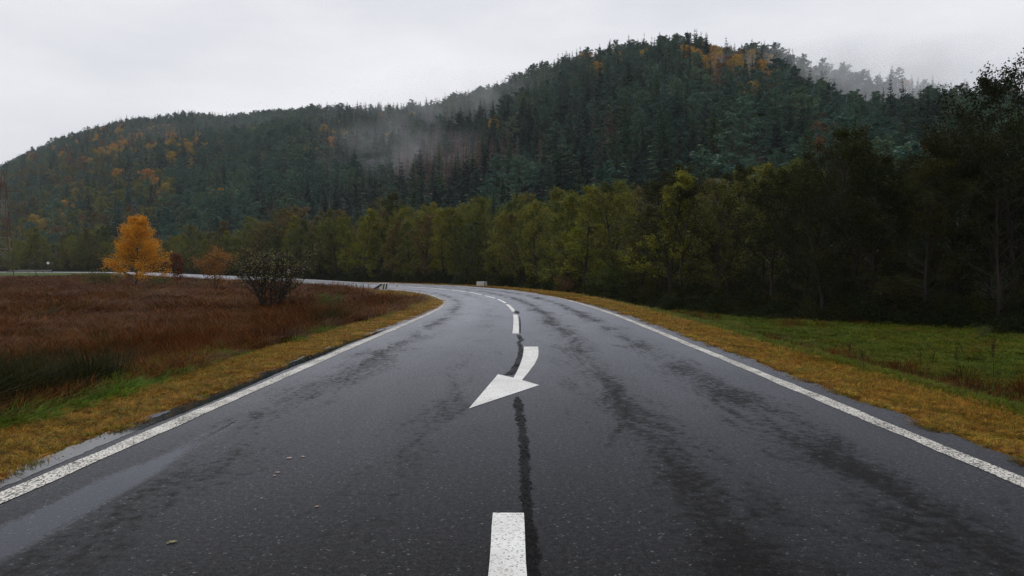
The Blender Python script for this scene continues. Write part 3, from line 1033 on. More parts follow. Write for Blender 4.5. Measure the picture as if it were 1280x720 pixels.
# ------------------------------------------------------------------ hillside forest
BASE_H = {'spruce': 20.0, 'pine': 19.0, 'autumn': 15.0, 'rust': 15.0, 'brown': 19.0, 'mixed': 15.0}
def hillside():
    n = 60000
    u = rng.uniform(-.98, 1.02, n)
    Y = np.sqrt(rng.uniform(85 ** 2, 1500 ** 2, n))
    px = u * F_PX + 640
    yr = np.interp(px, RIDGE[:, 0], RIDGE[:, 2])
    yb = np.interp(px, BASE[:, 0], BASE[:, 1])
    ok = (Y > yb + 4) & (Y < yr + 60)
    u, Y, px, yr = u[ok], Y[ok], px[ok], yr[ok]
    # keep trees apart
    cell = {}
    X = u * Y
    keep = np.zeros(len(u), bool)
    for i in range(len(u)):
        dmin = 7.4 if Y[i] < 700 else 8.6
        a, b = int(X[i] // dmin), int(Y[i] // dmin)
        good = True
        for da in (-1, 0, 1):
            for db in (-1, 0, 1):
                for j in cell.get((a + da, b + db), ()):
                    if (X[i] - X[j]) ** 2 + (Y[i] - Y[j]) ** 2 < (dmin * .8) ** 2:
                        good = False
        if good:
            keep[i] = True
            cell.setdefault((a, b), []).append(i)
    u, Y, px, X, yr = u[keep], Y[keep], px[keep], X[keep], yr[keep]
    z = hill_z(u, Y)
    py = HOR - F_PX * (z + 12 - CAM_H) / Y
    n = len(u)
    r = rng.random(n)
    kind = np.where(vnoise(X, Y, .016) + .5 * rng.normal(size=n) > -.05, 'pine', 'spruce').astype(object)
    kind[(px > 400) & (px < 900) & (py > 140) & (r < .8)] = 'spruce'
    # the spur and the upper right carry pines
    spur = (px > 1000) & (Y > 350) & (Y < 420)
    kind[spur] = 'pine'
    def patch(x0, y0, rx, ry, k, prob):
        m = ((px - x0) / rx) ** 2 + ((py - y0) / ry) ** 2 < 1
        kind[m & (rng.random(n) < prob)] = k
    patch(90, 250, 130, 60, 'mixed', .5)
    patch(60, 290, 120, 40, 'rust', .16)
    patch(170, 185, 110, 26, 'autumn', .14)
    patch(100, 200, 100, 40, 'rust', .18)
    patch(560, 192, 62, 24, 'brown', .75)
    patch(520, 214, 42, 12, 'brown', .6)
    patch(645, 185, 40, 20, 'brown', .3)
    patch(745, 172, 30, 30, 'brown', .25)
    patch(500, 145, 26, 10, 'rust', .4)
    patch(890, 78, 36, 22, 'rust', .35)
    patch(945, 95, 36, 28, 'autumn', .42)
    patch(880, 66, 30, 14, 'autumn', .3)
    patch(985, 175, 90, 40, 'rust', .16)
    patch(930, 175, 60, 30, 'autumn', .10)
    patch(1080, 215, 110, 30, 'rust', .16)
    patch(1060, 95, 60, 20, 'rust', .2)
    patch(760, 70, 60, 20, 'autumn', .10)
    kind[(rng.random(n) < .022) & (px > 0) & (Y > 420)] = 'autumn'
    h = np.select([kind == 'spruce', kind == 'pine', kind == 'brown'], [rng.uniform(15, 28, n), rng.uniform(16, 25, n), rng.uniform(18, 24, n)], rng.uniform(12, 19, n))
    h = np.where(spur, rng.uniform(17, 25, n), h)
    h = np.where((Y < yr + 60) & (Y > yr - 30), h * rng.uniform(.75, 1.1, n), h)
    # how much of each tree the camera sees, near to far
    order = np.argsort(Y)
    bins = np.full(420, 400.0)
    for (ax, ay, az, ah) in alders:
        c = 640 + F_PX * ax / ay; w = 2.4 * F_PX / ay
        t = HOR - F_PX * (az + ah * .85 - CAM_H) / ay
        a, b = int((c - w + 100) / 4), int((c + w + 100) / 4) + 1
        bins[max(0, a):max(0, b)] = np.minimum(bins[max(0, a):max(0, b)], t)
    vis = np.zeros(n)
    for i in order:
        w = 2.2 * F_PX / Y[i]
        t = HOR - F_PX * (z[i] + h[i] - CAM_H) / Y[i]
        a, b = int((px[i] - w + 100) / 4), int((px[i] + w + 100) / 4) + 1
        if a < 0 or b >= 420:
            continue
        seen = np.clip(bins[a:b] - t, 0, h[i] * F_PX / Y[i])
        vis[i] = seen.mean() * w if -20 < px[i] < 1300 else 0
        bins[a:b] = np.minimum(bins[a:b], t + .3 * h[i] * F_PX / Y[i])
    single = np.zeros(n, bool)
    conif = np.isin(kind, ['spruce', 'pine'])
    for mask, m in ((kind == 'spruce', 290), (kind == 'pine', 270), (kind == 'autumn', 120), (kind == 'rust', 90), (kind == 'brown', 60), (kind == 'mixed', 60)):
        ii = np.where(mask)[0]
        ii = ii[np.argsort(-vis[ii])][:m]
        single[ii[vis[ii] > 6]] = True
    names = {'spruce': 'spruce_tree', 'pine': 'pine_tree', 'autumn': 'autumn_tree', 'rust': 'autumn_tree', 'brown': 'withered_spruce', 'mixed': 'broadleaf_tree'}
    look = {'spruce': "dark green pointed spruce", 'pine': "blue-green round-crowned pine", 'autumn': "yellow and orange broadleaf tree", 'rust': "rust-brown broadleaf tree",
            'brown': "withered pinkish brown spruce", 'mixed': "dull olive broadleaf tree"}
    src_list = []
    kid = {}
    for k in names:
        for v in range(len(KIND[k])):
            kid[(k, v)] = len(src_list)
            src_list.append(list(KIND[k][v]))
    P, RO, SC, ID = [], [], [], []
    for i in range(n):
        k = kind[i]
        v = int(rng.integers(0, len(KIND[k])))
        s = h[i] / BASE_H[k]
        wx = rng.uniform(.85, 1.2)
        rz = rng.random() * 6.28
        if single[i]:
            e = plant_tree(names[k], k, v, (float(X[i]), float(Y[i]), float(z[i]) - .4), float(h[i]), BASE_H[k], float(rz), float(wx))
            x_, y_ = px[i], py[i]
            if x_ < 330:
                place = "on the left end of the hill"
            elif x_ < 640:
                place = "on the middle slope behind the bend" if y_ > 175 else "high on the middle of the hill"
            elif x_ < 980:
                place = "low on the steep right slope" if y_ > 140 else "near the highest top of the hill"
            else:
                place = "on the right spur in front of the mist" if Y[i] < 430 else "on the misty ridge behind the spur"
            tag(e, look[k] + " " + place, "tree", look[k] + "s " + place)
        else:
            P.append((X[i], Y[i], z[i] - .4)); RO.append((0, 0, rz)); SC.append((s * wx, s * wx, s)); ID.append(kid[(k, v)])
    scatter("hillside_forest", P, RO, SC, ID, src_list, "dense mixed forest covering the hill as one mass")
    print("hill trees", n, "single", single.sum(), "alders", len(alders))
hillside()

# ------------------------------------------------------------------ grass
def tuft(name, n, h, spread, lean, width, mat, curve=0.35):
    mb = MB()
    a = rng.random(n) * 2 * np.pi
    r = spread * np.sqrt(rng.random(n))
    base = np.stack([np.cos(a) * r, np.sin(a) * r, np.full(n, -.02)], 1)
    b = a + rng.normal(size=n) * .8
    ln = lean * rng.uniform(.2, 1.3, n)
    hh = h * rng.uniform(.5, 1.1, n)
    d = np.stack([np.cos(b), np.sin(b), np.zeros(n)], 1)
    w = np.stack([-np.sin(b + .6), np.cos(b + .6), np.zeros(n)], 1) * (width * rng.uniform(.6, 1.3, n))[:, None] / 2
    z = np.array([0, 0, 1.0])
    mid = base + d * (ln * hh * .35)[:, None] + z * (hh * .6)[:, None]
    tip = base + d * (ln * hh * (.8 + curve))[:, None] + z * (hh * (1 - .25 * ln))[:, None]
    v = np.stack([base - w, base + w, mid - w * .8, mid + w * .8, tip], 1).reshape(-1, 3)
    k = np.arange(n) * 5
    mb.add(v, np.stack([k, k + 1, k + 3, k + 2], 1))
    mb.f.append(np.stack([k + 2, k + 3, k + 4], 1)); mb.mi.append(np.zeros(n, int))
    return mb.mesh(name, mat)

def grass_mat(name, stops, nscale=0.25, patch=0.6, tip=None, translucent=0.3):
    t = NT(name)
    p = t.pos()
    fac = t.math('ADD', t.math('MULTIPLY', t.n("ObjectInfo").outputs["Random"], 1 - patch), t.math('MULTIPLY', t.noise(p, nscale, 4, 0.65), patch))
    c = t.ramp(fac, stops)
    f2 = t.noise(p, 9.0, 2, 0.6)
    c = t.mix(1.0, c, t.ramp(f2, [(0.3, 0.40), (0.7, 1.5)]), 'MULTIPLY')
    a = t.principled(c, 0.6, 0.06)
    tr = t.n("BsdfTranslucent")
    t.l(c, tr.inputs[0])
    ms = t.n("MixShader")
    ms.inputs[0].default_value = translucent
    t.l(a, ms.inputs[1]); t.l(tr.outputs[0], ms.inputs[2])
    return t.done(ms.outputs[0])

M['rustgrass'] = grass_mat("rust_grass", [(0.30, (0.022, 0.007, 0.002)), (0.42, (0.066, 0.017, 0.0025)), (0.54, (0.150, 0.043, 0.005)), (0.63, (0.085, 0.038, 0.006)), (0.74, (0.034, 0.036, 0.006))])
M['strawgrass'] = grass_mat("straw_grass", [(0.3, (0.17, 0.062, 0.010)), (0.7, (0.23, 0.105, 0.024))])
M['greengrass'] = grass_mat("lush_grass", [(0.3, (0.050, 0.120, 0.006)), (0.5, (0.090, 0.190, 0.008)), (0.75, (0.14, 0.160, 0.012))])
M['rush'] = grass_mat("dark_rush", [(0.3, (0.014, 0.018, 0.004)), (0.7, (0.034, 0.034, 0.008))])
M['vergegrass'] = grass_mat("mown_verge_grass", [(0.28, (0.15, 0.055, 0.010)), (0.40, (0.40, 0.185, 0.030)), (0.50, (0.46, 0.280, 0.045)), (0.58, (0.24, 0.210, 0.022)), (0.66, (0.07, 0.115, 0.008)), (0.75, (0.22, 0.09, 0.010))], 1.3, 0.45)
M['meadowgrass'] = grass_mat("meadow_grass", [(0.3, (0.040, 0.052, 0.005)), (0.45, (0.070, 0.115, 0.006)), (0.57, (0.125, 0.145, 0.009)), (0.68, (0.13, 0.080, 0.012))], 0.4, 0.6)
M['weed'] = plain_mat("withered_weed", (0.020, 0.012, 0.008), (0.05, 0.028, 0.016), 20, 0.9, 0.1)

T_RUST = [tuft("rust_tuft", 46, .78, .24, .55, .011, M['rustgrass']) for _ in range(3)] + [tuft("straw_tuft", 22, .88, .2, .5, .009, M['strawgrass'])]
T_GREEN = [tuft("green_tuft", 44, .42, .2, .8, .012, M['greengrass']) for _ in range(2)]
T_RUSH = [tuft("rush_tuft", 70, .95, .2, .5, .010, M['rush']) for _ in range(2)]
T_VERGE = [tuft("verge_tuft", 46, .085, .13, 1.1, .007, M['vergegrass'], .5) for _ in range(3)]
T_MEAD = [tuft("meadow_tuft", 46, .15, .2, .9, .010, M['meadowgrass']) for _ in range(3)]

def polar_points(n, r0, r1, umax=0.86, power=1.0):
    """points thinning out with distance"""
    q = rng.random(n)
    r = (r0 ** (1 - power) + q * (r1 ** (1 - power) - r0 ** (1 - power))) ** (1 / (1 - power)) if power != 1 else r0 * (r1 / r0) ** q
    a = np.arctan(umax) * rng.uniform(-1.04, 1.04, n)
    return r * np.sin(a), r * np.cos(a), r

def sow(name, x, y, sd, zoff, scale_xy, scale_z, idx, src, label):
    n = len(x)
    z = np.maximum(ground_z(x, y, sd), np.where(beyond(sd[1]) < 0.02, surf(sd[0], sd[1])[:, 2], -99)) + zoff
    rot = np.stack([rng.normal(size=n) * .08, rng.normal(size=n) * .08, rng.random(n) * 6.28], 1)
    sc = np.stack([scale_xy, scale_xy, scale_z], 1)
    scatter(name, np.stack([x, y, z], 1), rot, sc, idx, [[m] for m in src], label)

def beyond(d):
    return np.where(d > 0, d - EDGE_L, EDGE_R - d)

# left field, tall rust-coloured grass
x, y, r = polar_points(64000, 5.0, 190.0, power=1.15)
s, d = station(x, y)
ad = beyond(d)
far_cut = np.where((s > 58) & (s < 112), 6.0, 1.75)
ok = (d > 0) & (ad > far_cut + .45 * vnoise(x, y, .7)) & (s < 300) & (x < 0.5)
ok &= ~((s > 112) & (ad < 5 + 3 * vnoise(x, y, .2)))
x, y, r, s, d, ad = (q[ok] for q in (x, y, r, s, d, ad))
n = len(x)
lowp = sst(-.2, .5, vnoise(x, y, .16, 5))
hz = rng.uniform(.6, 1.25, n) * (1 - .45 * lowp) * (1 - .3 * sst(4, 2.2, ad)) * (1 + .5 * vnoise(x, y, .9, 6))
wide = np.clip(r / 16, 1, 4.2) * rng.uniform(.8, 1.3, n)
idx = np.where(rng.random(n) < .07 + .30 * lowp + .25 * (vnoise(x, y, .55, 8) > .5), 3, rng.integers(0, 3, n))
sow("rust_field_grass", x, y, (s, d), 0, wide, hz, idx, T_RUST, "tall rust-brown marsh grass filling the left field")

# green grass at the foot of the left verge, and dark rushes
x, y, r = polar_points(30000, 5.0, 110.0, power=1.3)
s, d = station(x, y)
ad = beyond(d)
ok = (d > 0) & (ad > 1.25) & (ad < 2.7 + 1.2 * vnoise(x, y, .5)) & (s < 118) & (rng.random(len(x)) < .12 + .88 * sst(.0, .5, vnoise(x, y, .45, 9)))
x, y, r, s, d, ad = (q[ok] for q in (x, y, r, s, d, ad))
n = len(x)
sow("lush_bank_grass", x, y, (s, d), 0, np.clip(r / 16, 1, 3) * rng.uniform(.7, 1.2, n), rng.uniform(.5, 1.2, n) * (.5 + .5 * sst(1.3, 2.6, ad)), rng.integers(0, 2, n), T_GREEN,
    "lush green grass at the foot of the left verge")
x, y, r = polar_points(9000, 5.0, 75.0, power=1.2)
s, d = station(x, y)
ad = beyond(d)
g = vnoise(x, y, .8, 3) + .6 * vnoise(x, y, .3, 7)
ok = (d > 0) & (ad > 1.9) & (ad < 9) & ((g > .42) | ((r < 13) & (ad < 6))) & (s < 80)
x, y, r, s, d = (q[ok] for q in (x, y, r, s, d))
n = len(x)
sow("dark_rushes", x, y, (s, d), 0, rng.uniform(.8, 1.5, n), rng.uniform(.6, 1.05, n), rng.integers(0, 2, n), T_RUSH, "dark green rush tussocks at the left field's edge")

# mown verges on both sides
def verge(side, n0, s1):
    q = rng.random(n0)
    s = 1.5 * (s1 / 1.5) ** q
    e = EDGE_L if side > 0 else -EDGE_R
    wv = np.where((s > 60) & (side > 0), 4.6, 1.35 if side > 0 else 1.6)
    t = rng.random(n0)
    d = side * (e - 0.05 + .20 * np.abs(vnoise(s, s, 1.9, side)) + t * wv)
    P = surf(s, d)
    grow = np.clip(s / 13, 1, 4)
    n = len(s)
    rr = np.abs(d) - e
    hz = rng.uniform(.6, 1.3, n) * (.6 + .8 * sst(.2, 1.5, rr)) * np.clip(s / 30, 1, 1.7)
    return P[:, 0], P[:, 1], (s, d), grow * rng.uniform(.8, 1.2, n), hz
for side, n0, lab in ((1, 26000, "mown yellow-brown grass of the left verge"), (-1, 22000, "mown yellow-brown grass of the right verge")):
    x, y, sd, g, hz = verge(side, n0, 150 if side > 0 else 130)
    ok = (y > 1.2) & (np.abs(x / np.maximum(y, .1)) < .95)
    sow("verge_grass", x[ok], y[ok], (sd[0][ok], sd[1][ok]), 0.0, g[ok], hz[ok], rng.integers(0, 3, ok.sum()), T_VERGE, lab)

# right meadow
x, y, r = polar_points(42000, 5.5, 70.0, power=1.25)
s, d = station(x, y)
ad = beyond(d)
ok = (d < 0) & (ad > 1.5) & (forest_side(x, y) < 1.5) & (y < 75)
x, y, r, s, d, ad = (q[ok] for q in (x, y, r, s, d, ad))
n = len(x)
sow("meadow_grass", x, y, (s, d), 0, np.clip(r / 14, 1, 3.2) * rng.uniform(.8, 1.3, n), rng.uniform(.5, 1.1, n) * (.75 + .5 * sst(4, 1.5, ad)), rng.integers(0, 3, n), T_MEAD,
    "short green grass of the right meadow")
x, y, r = polar_points(22000, 6, 55.0, power=1.2)
s, d = station(x, y)
ad = beyond(d)
g = vnoise(x, y, .45, 12) + .5 * vnoise(x, y, 1.3, 4)
belt = sst(2.2, 3.4, ad) * (1 - sst(4.6, 9.5, ad))
ok = (d < 0) & ((belt > .05) | ((g > .75) & (ad > 3))) & (g > .55 - .55 * belt) & (rng.random(len(x)) < .20) & (forest_side(x, y) < 0)
x, y, r, s, d = (q[ok] for q in (x, y, r, s, d))
n = len(x)
sow("brown_ditch_grass", x, y, (s, d), 0, rng.uniform(.7, 1.2, n), rng.uniform(.28, .62, n), rng.integers(0, 3, n), T_RUST[:3], "withered brown grass along the right ditch")

# crumbled stones along the edge of the asphalt
def stone_mesh():
    mb = MB()
    v = unit(14) * rng.uniform(.7, 1.1, 14)[:, None] * np.array([1, .8, .55])
    import bmesh
    bm = bmesh.new()
    for q in v:
        bm.verts.new(q)
    bmesh.ops.convex_hull(bm, input=bm.verts)
    me = bpy.data.meshes.new("stone")
    bm.to_mesh(me)
    bm.free()
    me.materials.append(M['stone'])
    return me
M['stone'] = plain_mat("wet_gravel", (0.03, 0.028, 0.025), (0.16, 0.145, 0.13), 2.0, 0.55, 0.4)
n = 5200
s = 1.6 * (60 / 1.6) ** rng.random(n)
side = np.where(rng.random(n) < .6, 1, -1)
d = np.where(side > 0, EDGE_L, EDGE_R) + side * rng.normal(size=n) * .10
P = surf(s, d)
z = np.maximum(ground_z(P[:, 0], P[:, 1], (s, d)), np.where(side * d < EDGE_L, P[:, 2], -9))
sz = .006 + .013 * rng.random(n) ** 3 + .0002 * s
scatter("gravel", np.stack([P[:, 0], P[:, 1], z], 1), rng.random((n, 3)) * 6.28, np.stack([sz, sz, sz], 1), rng.integers(0, 3, n), [[stone_mesh()] for _ in range(3)],
        "loose gravel and crumbs along the asphalt edges")

# ------------------------------------------------------------------ undergrowth at the edge of the wood
def bush_mesh(name, n, rad, hgt, size, mat):
    mb = MB()
    c = unit(n) * (rng.random(n) ** .45)[:, None] * np.array([rad, rad, hgt])
    c[:, 2] = np.abs(c[:, 2])
    c[:, :2] *= (1 + .25 * vnoise(c[:, 0] * 3, c[:, 1] * 3, 1.7))[:, None]
    ax = unit(n); ay = np.cross(ax, unit(n))
    sz = size * rng.uniform(.5, 1.3, n)[:, None]
    mb.quads(c, ax * sz, ay * sz * .6)
    for k in range(9):
        a = k * .7
        mb.tube(wander((0, 0, -.05), (math.cos(a) * .7, math.sin(a) * .7, .9), hgt * .95, 4, .2, 0), np.linspace(.02, .004, 5), 3, 1)
    return mb.mesh(name, [mat, M['bark']])
UND = [bush_mesh("undergrowth_clump", 1500, 1.0, 1.5, .07, M['ivy']), bush_mesh("undergrowth_clump", 1200, 1.2, .9, .07, M['ivy']), bush_mesh("undergrowth_clump", 1500, .9, 2.2, .07, M['alder_dark'])]
pts = []
for (ax, ay, az, ah) in alders:
    for k in range(4 if ay < 130 else 2):
        pts.append((ax + rng.normal() * 1.6, ay + rng.normal() * 1.6))
for t in np.arange(0, seg[-1], .55):
    for k in range(2):
        pts.append((np.interp(t, seg, fe[:, 0]) + rng.uniform(-.4, 2.2), np.interp(t, seg, fe[:, 1]) + rng.uniform(-.3, 1.5)))
for s in np.arange(54, 300, .9):
    p = surf(s, -7.6 - rng.random() * 2.2 - (2.2 if s > 130 else 0))
    pts.append((p[0], p[1]))
for k in range(2600):
    yy = rng.uniform(48, 175); uu = rng.uniform(-.1, .95)
    pts.append((uu * yy, yy))
x, y = np.array(pts).T
s, d = station(x, y)
ok = (d < EDGE_R - 2.2) & ((y < 47) | (d < -11) | (rng.random(len(x)) < .0) | (np.arange(len(x)) < len(x) - 2600))
x, y, s, d = x[ok], y[ok], s[ok], d[ok]
n = len(x)
g = np.clip(np.hypot(x, y) / 60, .8, 1.5)
sow("undergrowth", x, y, (s, d), -.1, rng.uniform(.7, 1.3, n) * g, rng.uniform(.5, 1.15, n) * g * np.where((np.hypot(x, y) > 70) & (d < -14), 1.6, 1.0), rng.integers(0, 3, n), UND, "dark leafy undergrowth along the foot of the wood")

# ------------------------------------------------------------------ single trees and shrubs of the field
def at(px, D):
    x = (px - 640) / F_PX * D
    return x, D, gz1(x, D)

def field_tree(name, label, px, D, meshes, base_h, h, rz=0.0, cat="tree", wx=1.0):
    x, y, z = at(px, D)
    s = h / base_h
    e = empty(name, (x, y, z - .05), rz, (s * wx, s * wx, s))
    link("trunk" if cat == "tree" else "stems", meshes[0], e)
    link("crown", meshes[1], e)
    return tag(e, label, cat)

rng = np.random.default_rng(21)
golden = broadleaf("golden_tree", 9.4, 8.4, .13, 56, 8, 26000, .095, M['bark'], M['birch'], .04, 'cone', clump=.24, updir=.8, taper=.8)
field_tree("birch_tree", "golden orange conical tree standing alone in the left field", 170, 100, golden, 9.4, 9.7, .5, wx=.98)
redt = broadleaf("small_red_tree", 4.4, 2.1, .06, 16, 4, 2600, .085, M['bark'], M['redbrown'], .3, 'oval', clump=.18, tmin=.012)
field_tree("young_tree", "small red-brown tree right of the golden tree", 222, 96, redt, 4.4, 4.7)
oran = broadleaf("orange_bush", 4.2, 4.2, .06, 9, 4, 4200, .08, M['bark'], M['orange'], .22, 'oval', stems=3, clump=.22, tmin=.012)
field_tree("young_tree", "small orange tree with thin crown left of the bare shrub", 268, 88, oran, 4.2, 4.8, 1.2)
rng = np.random.default_rng(8)
bare = broadleaf("bare_shrub", 4.0, 3.2, .055, 9, 5, 2300, .036, M['bark'], M['sparse'], .2, 'oval', stems=14, clump=.14, updir=1.1, trunk_wob=.05, tmin=.010)
field_tree("bare_shrub", "dark multi-stemmed nearly leafless shrub in the rust-coloured field", 338, 44, bare, 4.0, 4.1, .3, "shrub", 1.4)
gb = broadleaf("green_bush", 1.3, 1.5, .02, 8, 4, 1300, .035, M['bark'], M['bush'], .25, 'oval', stems=5, clump=.09)
field_tree("green_bush", "small yellow-green bush near the inner verge of the bend", 414, 41, gb, 1.3, 1.35, .3, "shrub")
field_tree("green_bush", "low green bush at the left foot of the golden tree", 126, 97, gb, 1.3, 2.3, 1.3, "shrub", 1.5)
field_tree("green_bush", "low bush between the golden tree and the red-brown tree", 200, 97, gb, 1.3, 1.6, 2.3, "shrub", 1.7)
sg = broadleaf("small_green_tree", 5, 4.2, .08, 18, 5, 3000, .08, M['bark'], M['alder'], .25, 'oval', clump=.25)
field_tree("young_tree", "small green tree beside the lattice pylon", 17, 165, sg, 5, 5.2)
sb = broadleaf("small_bare_tree", 5, 4.0, .07, 18, 6, 700, .06, M['bark'], M['rust'], .3, 'oval', clump=.2)
field_tree("young_tree", "small almost leafless tree right of the lattice pylon", 45, 160, sb, 5, 4.6)
ed = broadleaf("edge_bush", 3.4, 3.6, .04, 9, 5, 4200, .06, M['bark'], M['bush'], .1, 'oval', stems=6, clump=.16)
ob = broadleaf("orange_bush", 2.4, 2.2, .03, 8, 4, 1600, .06, M['bark'], M['rust'], .15, 'oval', stems=4, clump=.14)
def edge_bush(name, label, px, D, m, bh, h, rz=0.):
    field_tree(name, label, px, D, m, bh, h, rz, "shrub")
edge_bush("edge_bush", "pale green bush at the foot of the tallest roadside alder", 765, 60, ed, 3.4, 3.3)
edge_bush("edge_bush", "small orange-brown bush beside the right verge near the bend", 708, 66, ob, 2.4, 2.2)
edge_bush("edge_bush", "low rust-red bush behind the white parapet", 572, 112, ob, 2.4, 1.5, 2.0)
edge_bush("edge_bush", "small fresh green bush at the dark meadow edge", 1228, 27, gb, 1.3, .55, 2.0)

# ------------------------------------------------------------------ withered weeds
def weed_meshes(h, n):
    st, hd = MB(), MB()
    p = wander((0, 0, -.03), (0, 0, 1), h, 6, .06, .03)
    st.tube(p, np.linspace(.012, .004, 7) , 4)
    for k in range(n):
        t = rng.uniform(.35, .95)
        q = p[int(t * 6)]
        a = rng.random() * 6.28
        b = wander(q, (math.cos(a) * .6, math.sin(a) * .6, 1), h * rng.uniform(.15, .32), 3, .1, .05)
        st.tube(b, np.linspace(.006, .003, 4), 3)
        m = 16
        c = b[rng.integers(1, 4, m)] + rng.normal(size=(m, 3)) * .018
        ax = unit(m); ay = np.cross(ax, unit(m))
        hd.quads(c, ax * .022, ay * .015)
    m = 26
    c = p[rng.integers(4, 7, m)] + rng.normal(size=(m, 3)) * .02
    ax = unit(m); ay = np.cross(ax, unit(m))
    hd.quads(c, ax * .024, ay * .016)
    return st.mesh("weed_stem", M['weed']), hd.mesh("weed_seeds", M['weed'])
WEEDS = [weed_meshes(1.0, 7) for _ in range(3)]
def weed(px, py, h, zg, label, k, group):
    D = (CAM_H - zg) * F_PX / (py - HOR)
    x, y, z = at(px, D)
    e = empty("dock_weed", (x, y, z), k * 1.3, (h, h, h))
    a, b = WEEDS[k % 3]
    link("stem", a, e); link("seed_head", b, e)
    tag(e, label, "weed", group)
for k, (px, py, h) in enumerate([(1242, 471, .75), (1195, 462, .5), (1166, 464, .45), (1060, 467, .55), (1150, 456, .4), (1205, 452, .35), (1080, 520, .4), (1120, 465, .35)]):
    weed(px, py, h, -.8, "dark withered weed stalk standing in the green meadow", k, "weed stalks in the right meadow")
for k, (px, D, h) in enumerate([(402, 76, 1.1), (412, 74, .9), (425, 70, .8), (433, 72, 1.1), (446, 80, 1.0), (455, 78, 1.1), (461, 84, .9)]):
    x, y, z = at(px, D)
    e = empty("dock_weed", (x, y, z), k * 1.3, (h, h, h))
    a, b = WEEDS[k % 3]
    link("stem", a, e); link("seed_head", b, e)
    tag(e, "dark seeded weed stalk beside the striped culvert parapet", "weed", "weed stalks by the culvert")

# ------------------------------------------------------------------ roadside furniture
M['concrete_white'] = plain_mat("whitewashed_concrete", (0.52, 0.51, 0.48), (0.78, 0.78, 0.75), 5, 0.8, 0.3)
M['concrete'] = plain_mat("grey_concrete", (0.20, 0.19, 0.18), (0.36, 0.35, 0.33), 4, 0.85, 0.3)
M['black'] = plain_mat("black_paint", (0.010, 0.010, 0.010), (0.025, 0.025, 0.025), 8, 0.6, 0.3)
M['plastic'] = plain_mat("white_post_plastic", (0.70, 0.70, 0.68), (0.82, 0.82, 0.80), 8, 0.45, 0.4, 0.02)
M['red'] = plain_mat("red_reflector", (0.48, 0.03, 0.02), (0.58, 0.05, 0.03), 8, 0.4, 0.5, 0.02)
M['rusty'] = plain_mat("rusty_steel", (0.060, 0.022, 0.012), (0.15, 0.055, 0.028), 3, 0.8, 0.3)
M['galv'] = plain_mat("weathered_steel", (0.16, 0.15, 0.13), (0.30, 0.28, 0.22), 3, 0.7, 0.4)
M['darksteel'] = plain_mat("dark_steel", (0.03, 0.028, 0.026), (0.07, 0.06, 0.055), 5, 0.7, 0.4)

def heading(s):
    return float(np.interp(s, S, TH))

def stripes(mb, y, x0, x1, z0, z1, n, face=1):
    """slanted stripes, proud of a block's face"""
    w = (x1 - x0) / n
    for k in range(n):
        a = x0 + k * w
        sl = w * .45
        v = [(a, y, z0), (a + w * .5, y, z0), (a + w * .5 + sl, y, z1), (a + sl, y, z1)]
        v2 = [(p[0], p[1] + .012, p[2]) for p in v]
        mb.add(v + v2, [(0, 1, 2, 3), (4, 7, 6, 5), (0, 4, 5, 1), (1, 5, 6, 2), (2, 6, 7, 3), (3, 7, 4, 0)])

def bevel_block(mb, c, h, b=.03):
    cx, cy_, cz = c
    hx, hy, hz = h
    v = []
    for z, k in ((-hz, 0), (hz - b, 0), (hz, b)):
        v += [(cx - hx + k, cy_ - hy + k, cz + z), (cx + hx - k, cy_ - hy + k, cz + z), (cx + hx - k, cy_ + hy - k, cz + z), (cx - hx + k, cy_ + hy - k, cz + z)]
    f = [(3, 2, 1, 0), (8, 9, 10, 11)]
    for l in (0, 4):
        f += [(l + i, l + (i + 1) % 4, l + 4 + (i + 1) % 4, l + 4 + i) for i in range(4)]
    mb.add(v, f)

# parapet on the outside of the bend
p = surf(89.0, -5.6)
e = empty("culvert_parapet", (p[0], p[1], gz1(p[0], p[1]) - .05), 0.28)
mb = MB(); bevel_block(mb, (0, 0, .3), (.62, .16, .42)); link("wall_block", mb.mesh("wall_block", M['concrete_white']), e)
mb = MB(); stripes(mb, -.173, .22, .58, .12, .70, 2)
link("warning_stripes", mb.mesh("warning_stripes", M['black']), e)
tag(e, "low white parapet block with black stripes on the outside of the bend", "parapet")

# parapet and wing wall on the inside
p = surf(96.0, 5.2)
e = empty("culvert_parapet", (p[0], p[1], gz1(p[0], p[1]) - .05), 0.12)
mb = MB(); bevel_block(mb, (.15, 0, .46), (.58, .18, .62)); link("wall_block", mb.mesh("wall_block", M['concrete_white']), e)
mb = MB(); stripes(mb, -.194, -.05, .62, .25, .98, 2); link("warning_stripes", mb.mesh("warning_stripes", M['black']), e)
mb = MB()
v = [(-.28, -.12, .72), (-.28, .12, .72), (-1.9, -.12, -.25), (-1.9, .12, -.25), (-.28, -.12, -.4), (-.28, .12, -.4), (-1.9, -.12, -.6), (-1.9, .12, -.6)]
mb.add(v, [(0, 1, 3, 2), (4, 6, 7, 5), (0, 2, 6, 4), (1, 5, 7, 3), (2, 3, 7, 6), (0, 4, 5, 1)])
link("wing_wall", mb.mesh("wing_wall", M['concrete']), e)
mb = MB()
mb.tube([(-.1, -.20, .92), (-1.0, -.20, .38), (-2.1, -.20, -.28)], [.12, .12, .12], 4)
link("rail", mb.mesh("rail", M['darksteel']), e)
tag(e, "black and white striped parapet with sloping dark rail inside the bend", "parapet")

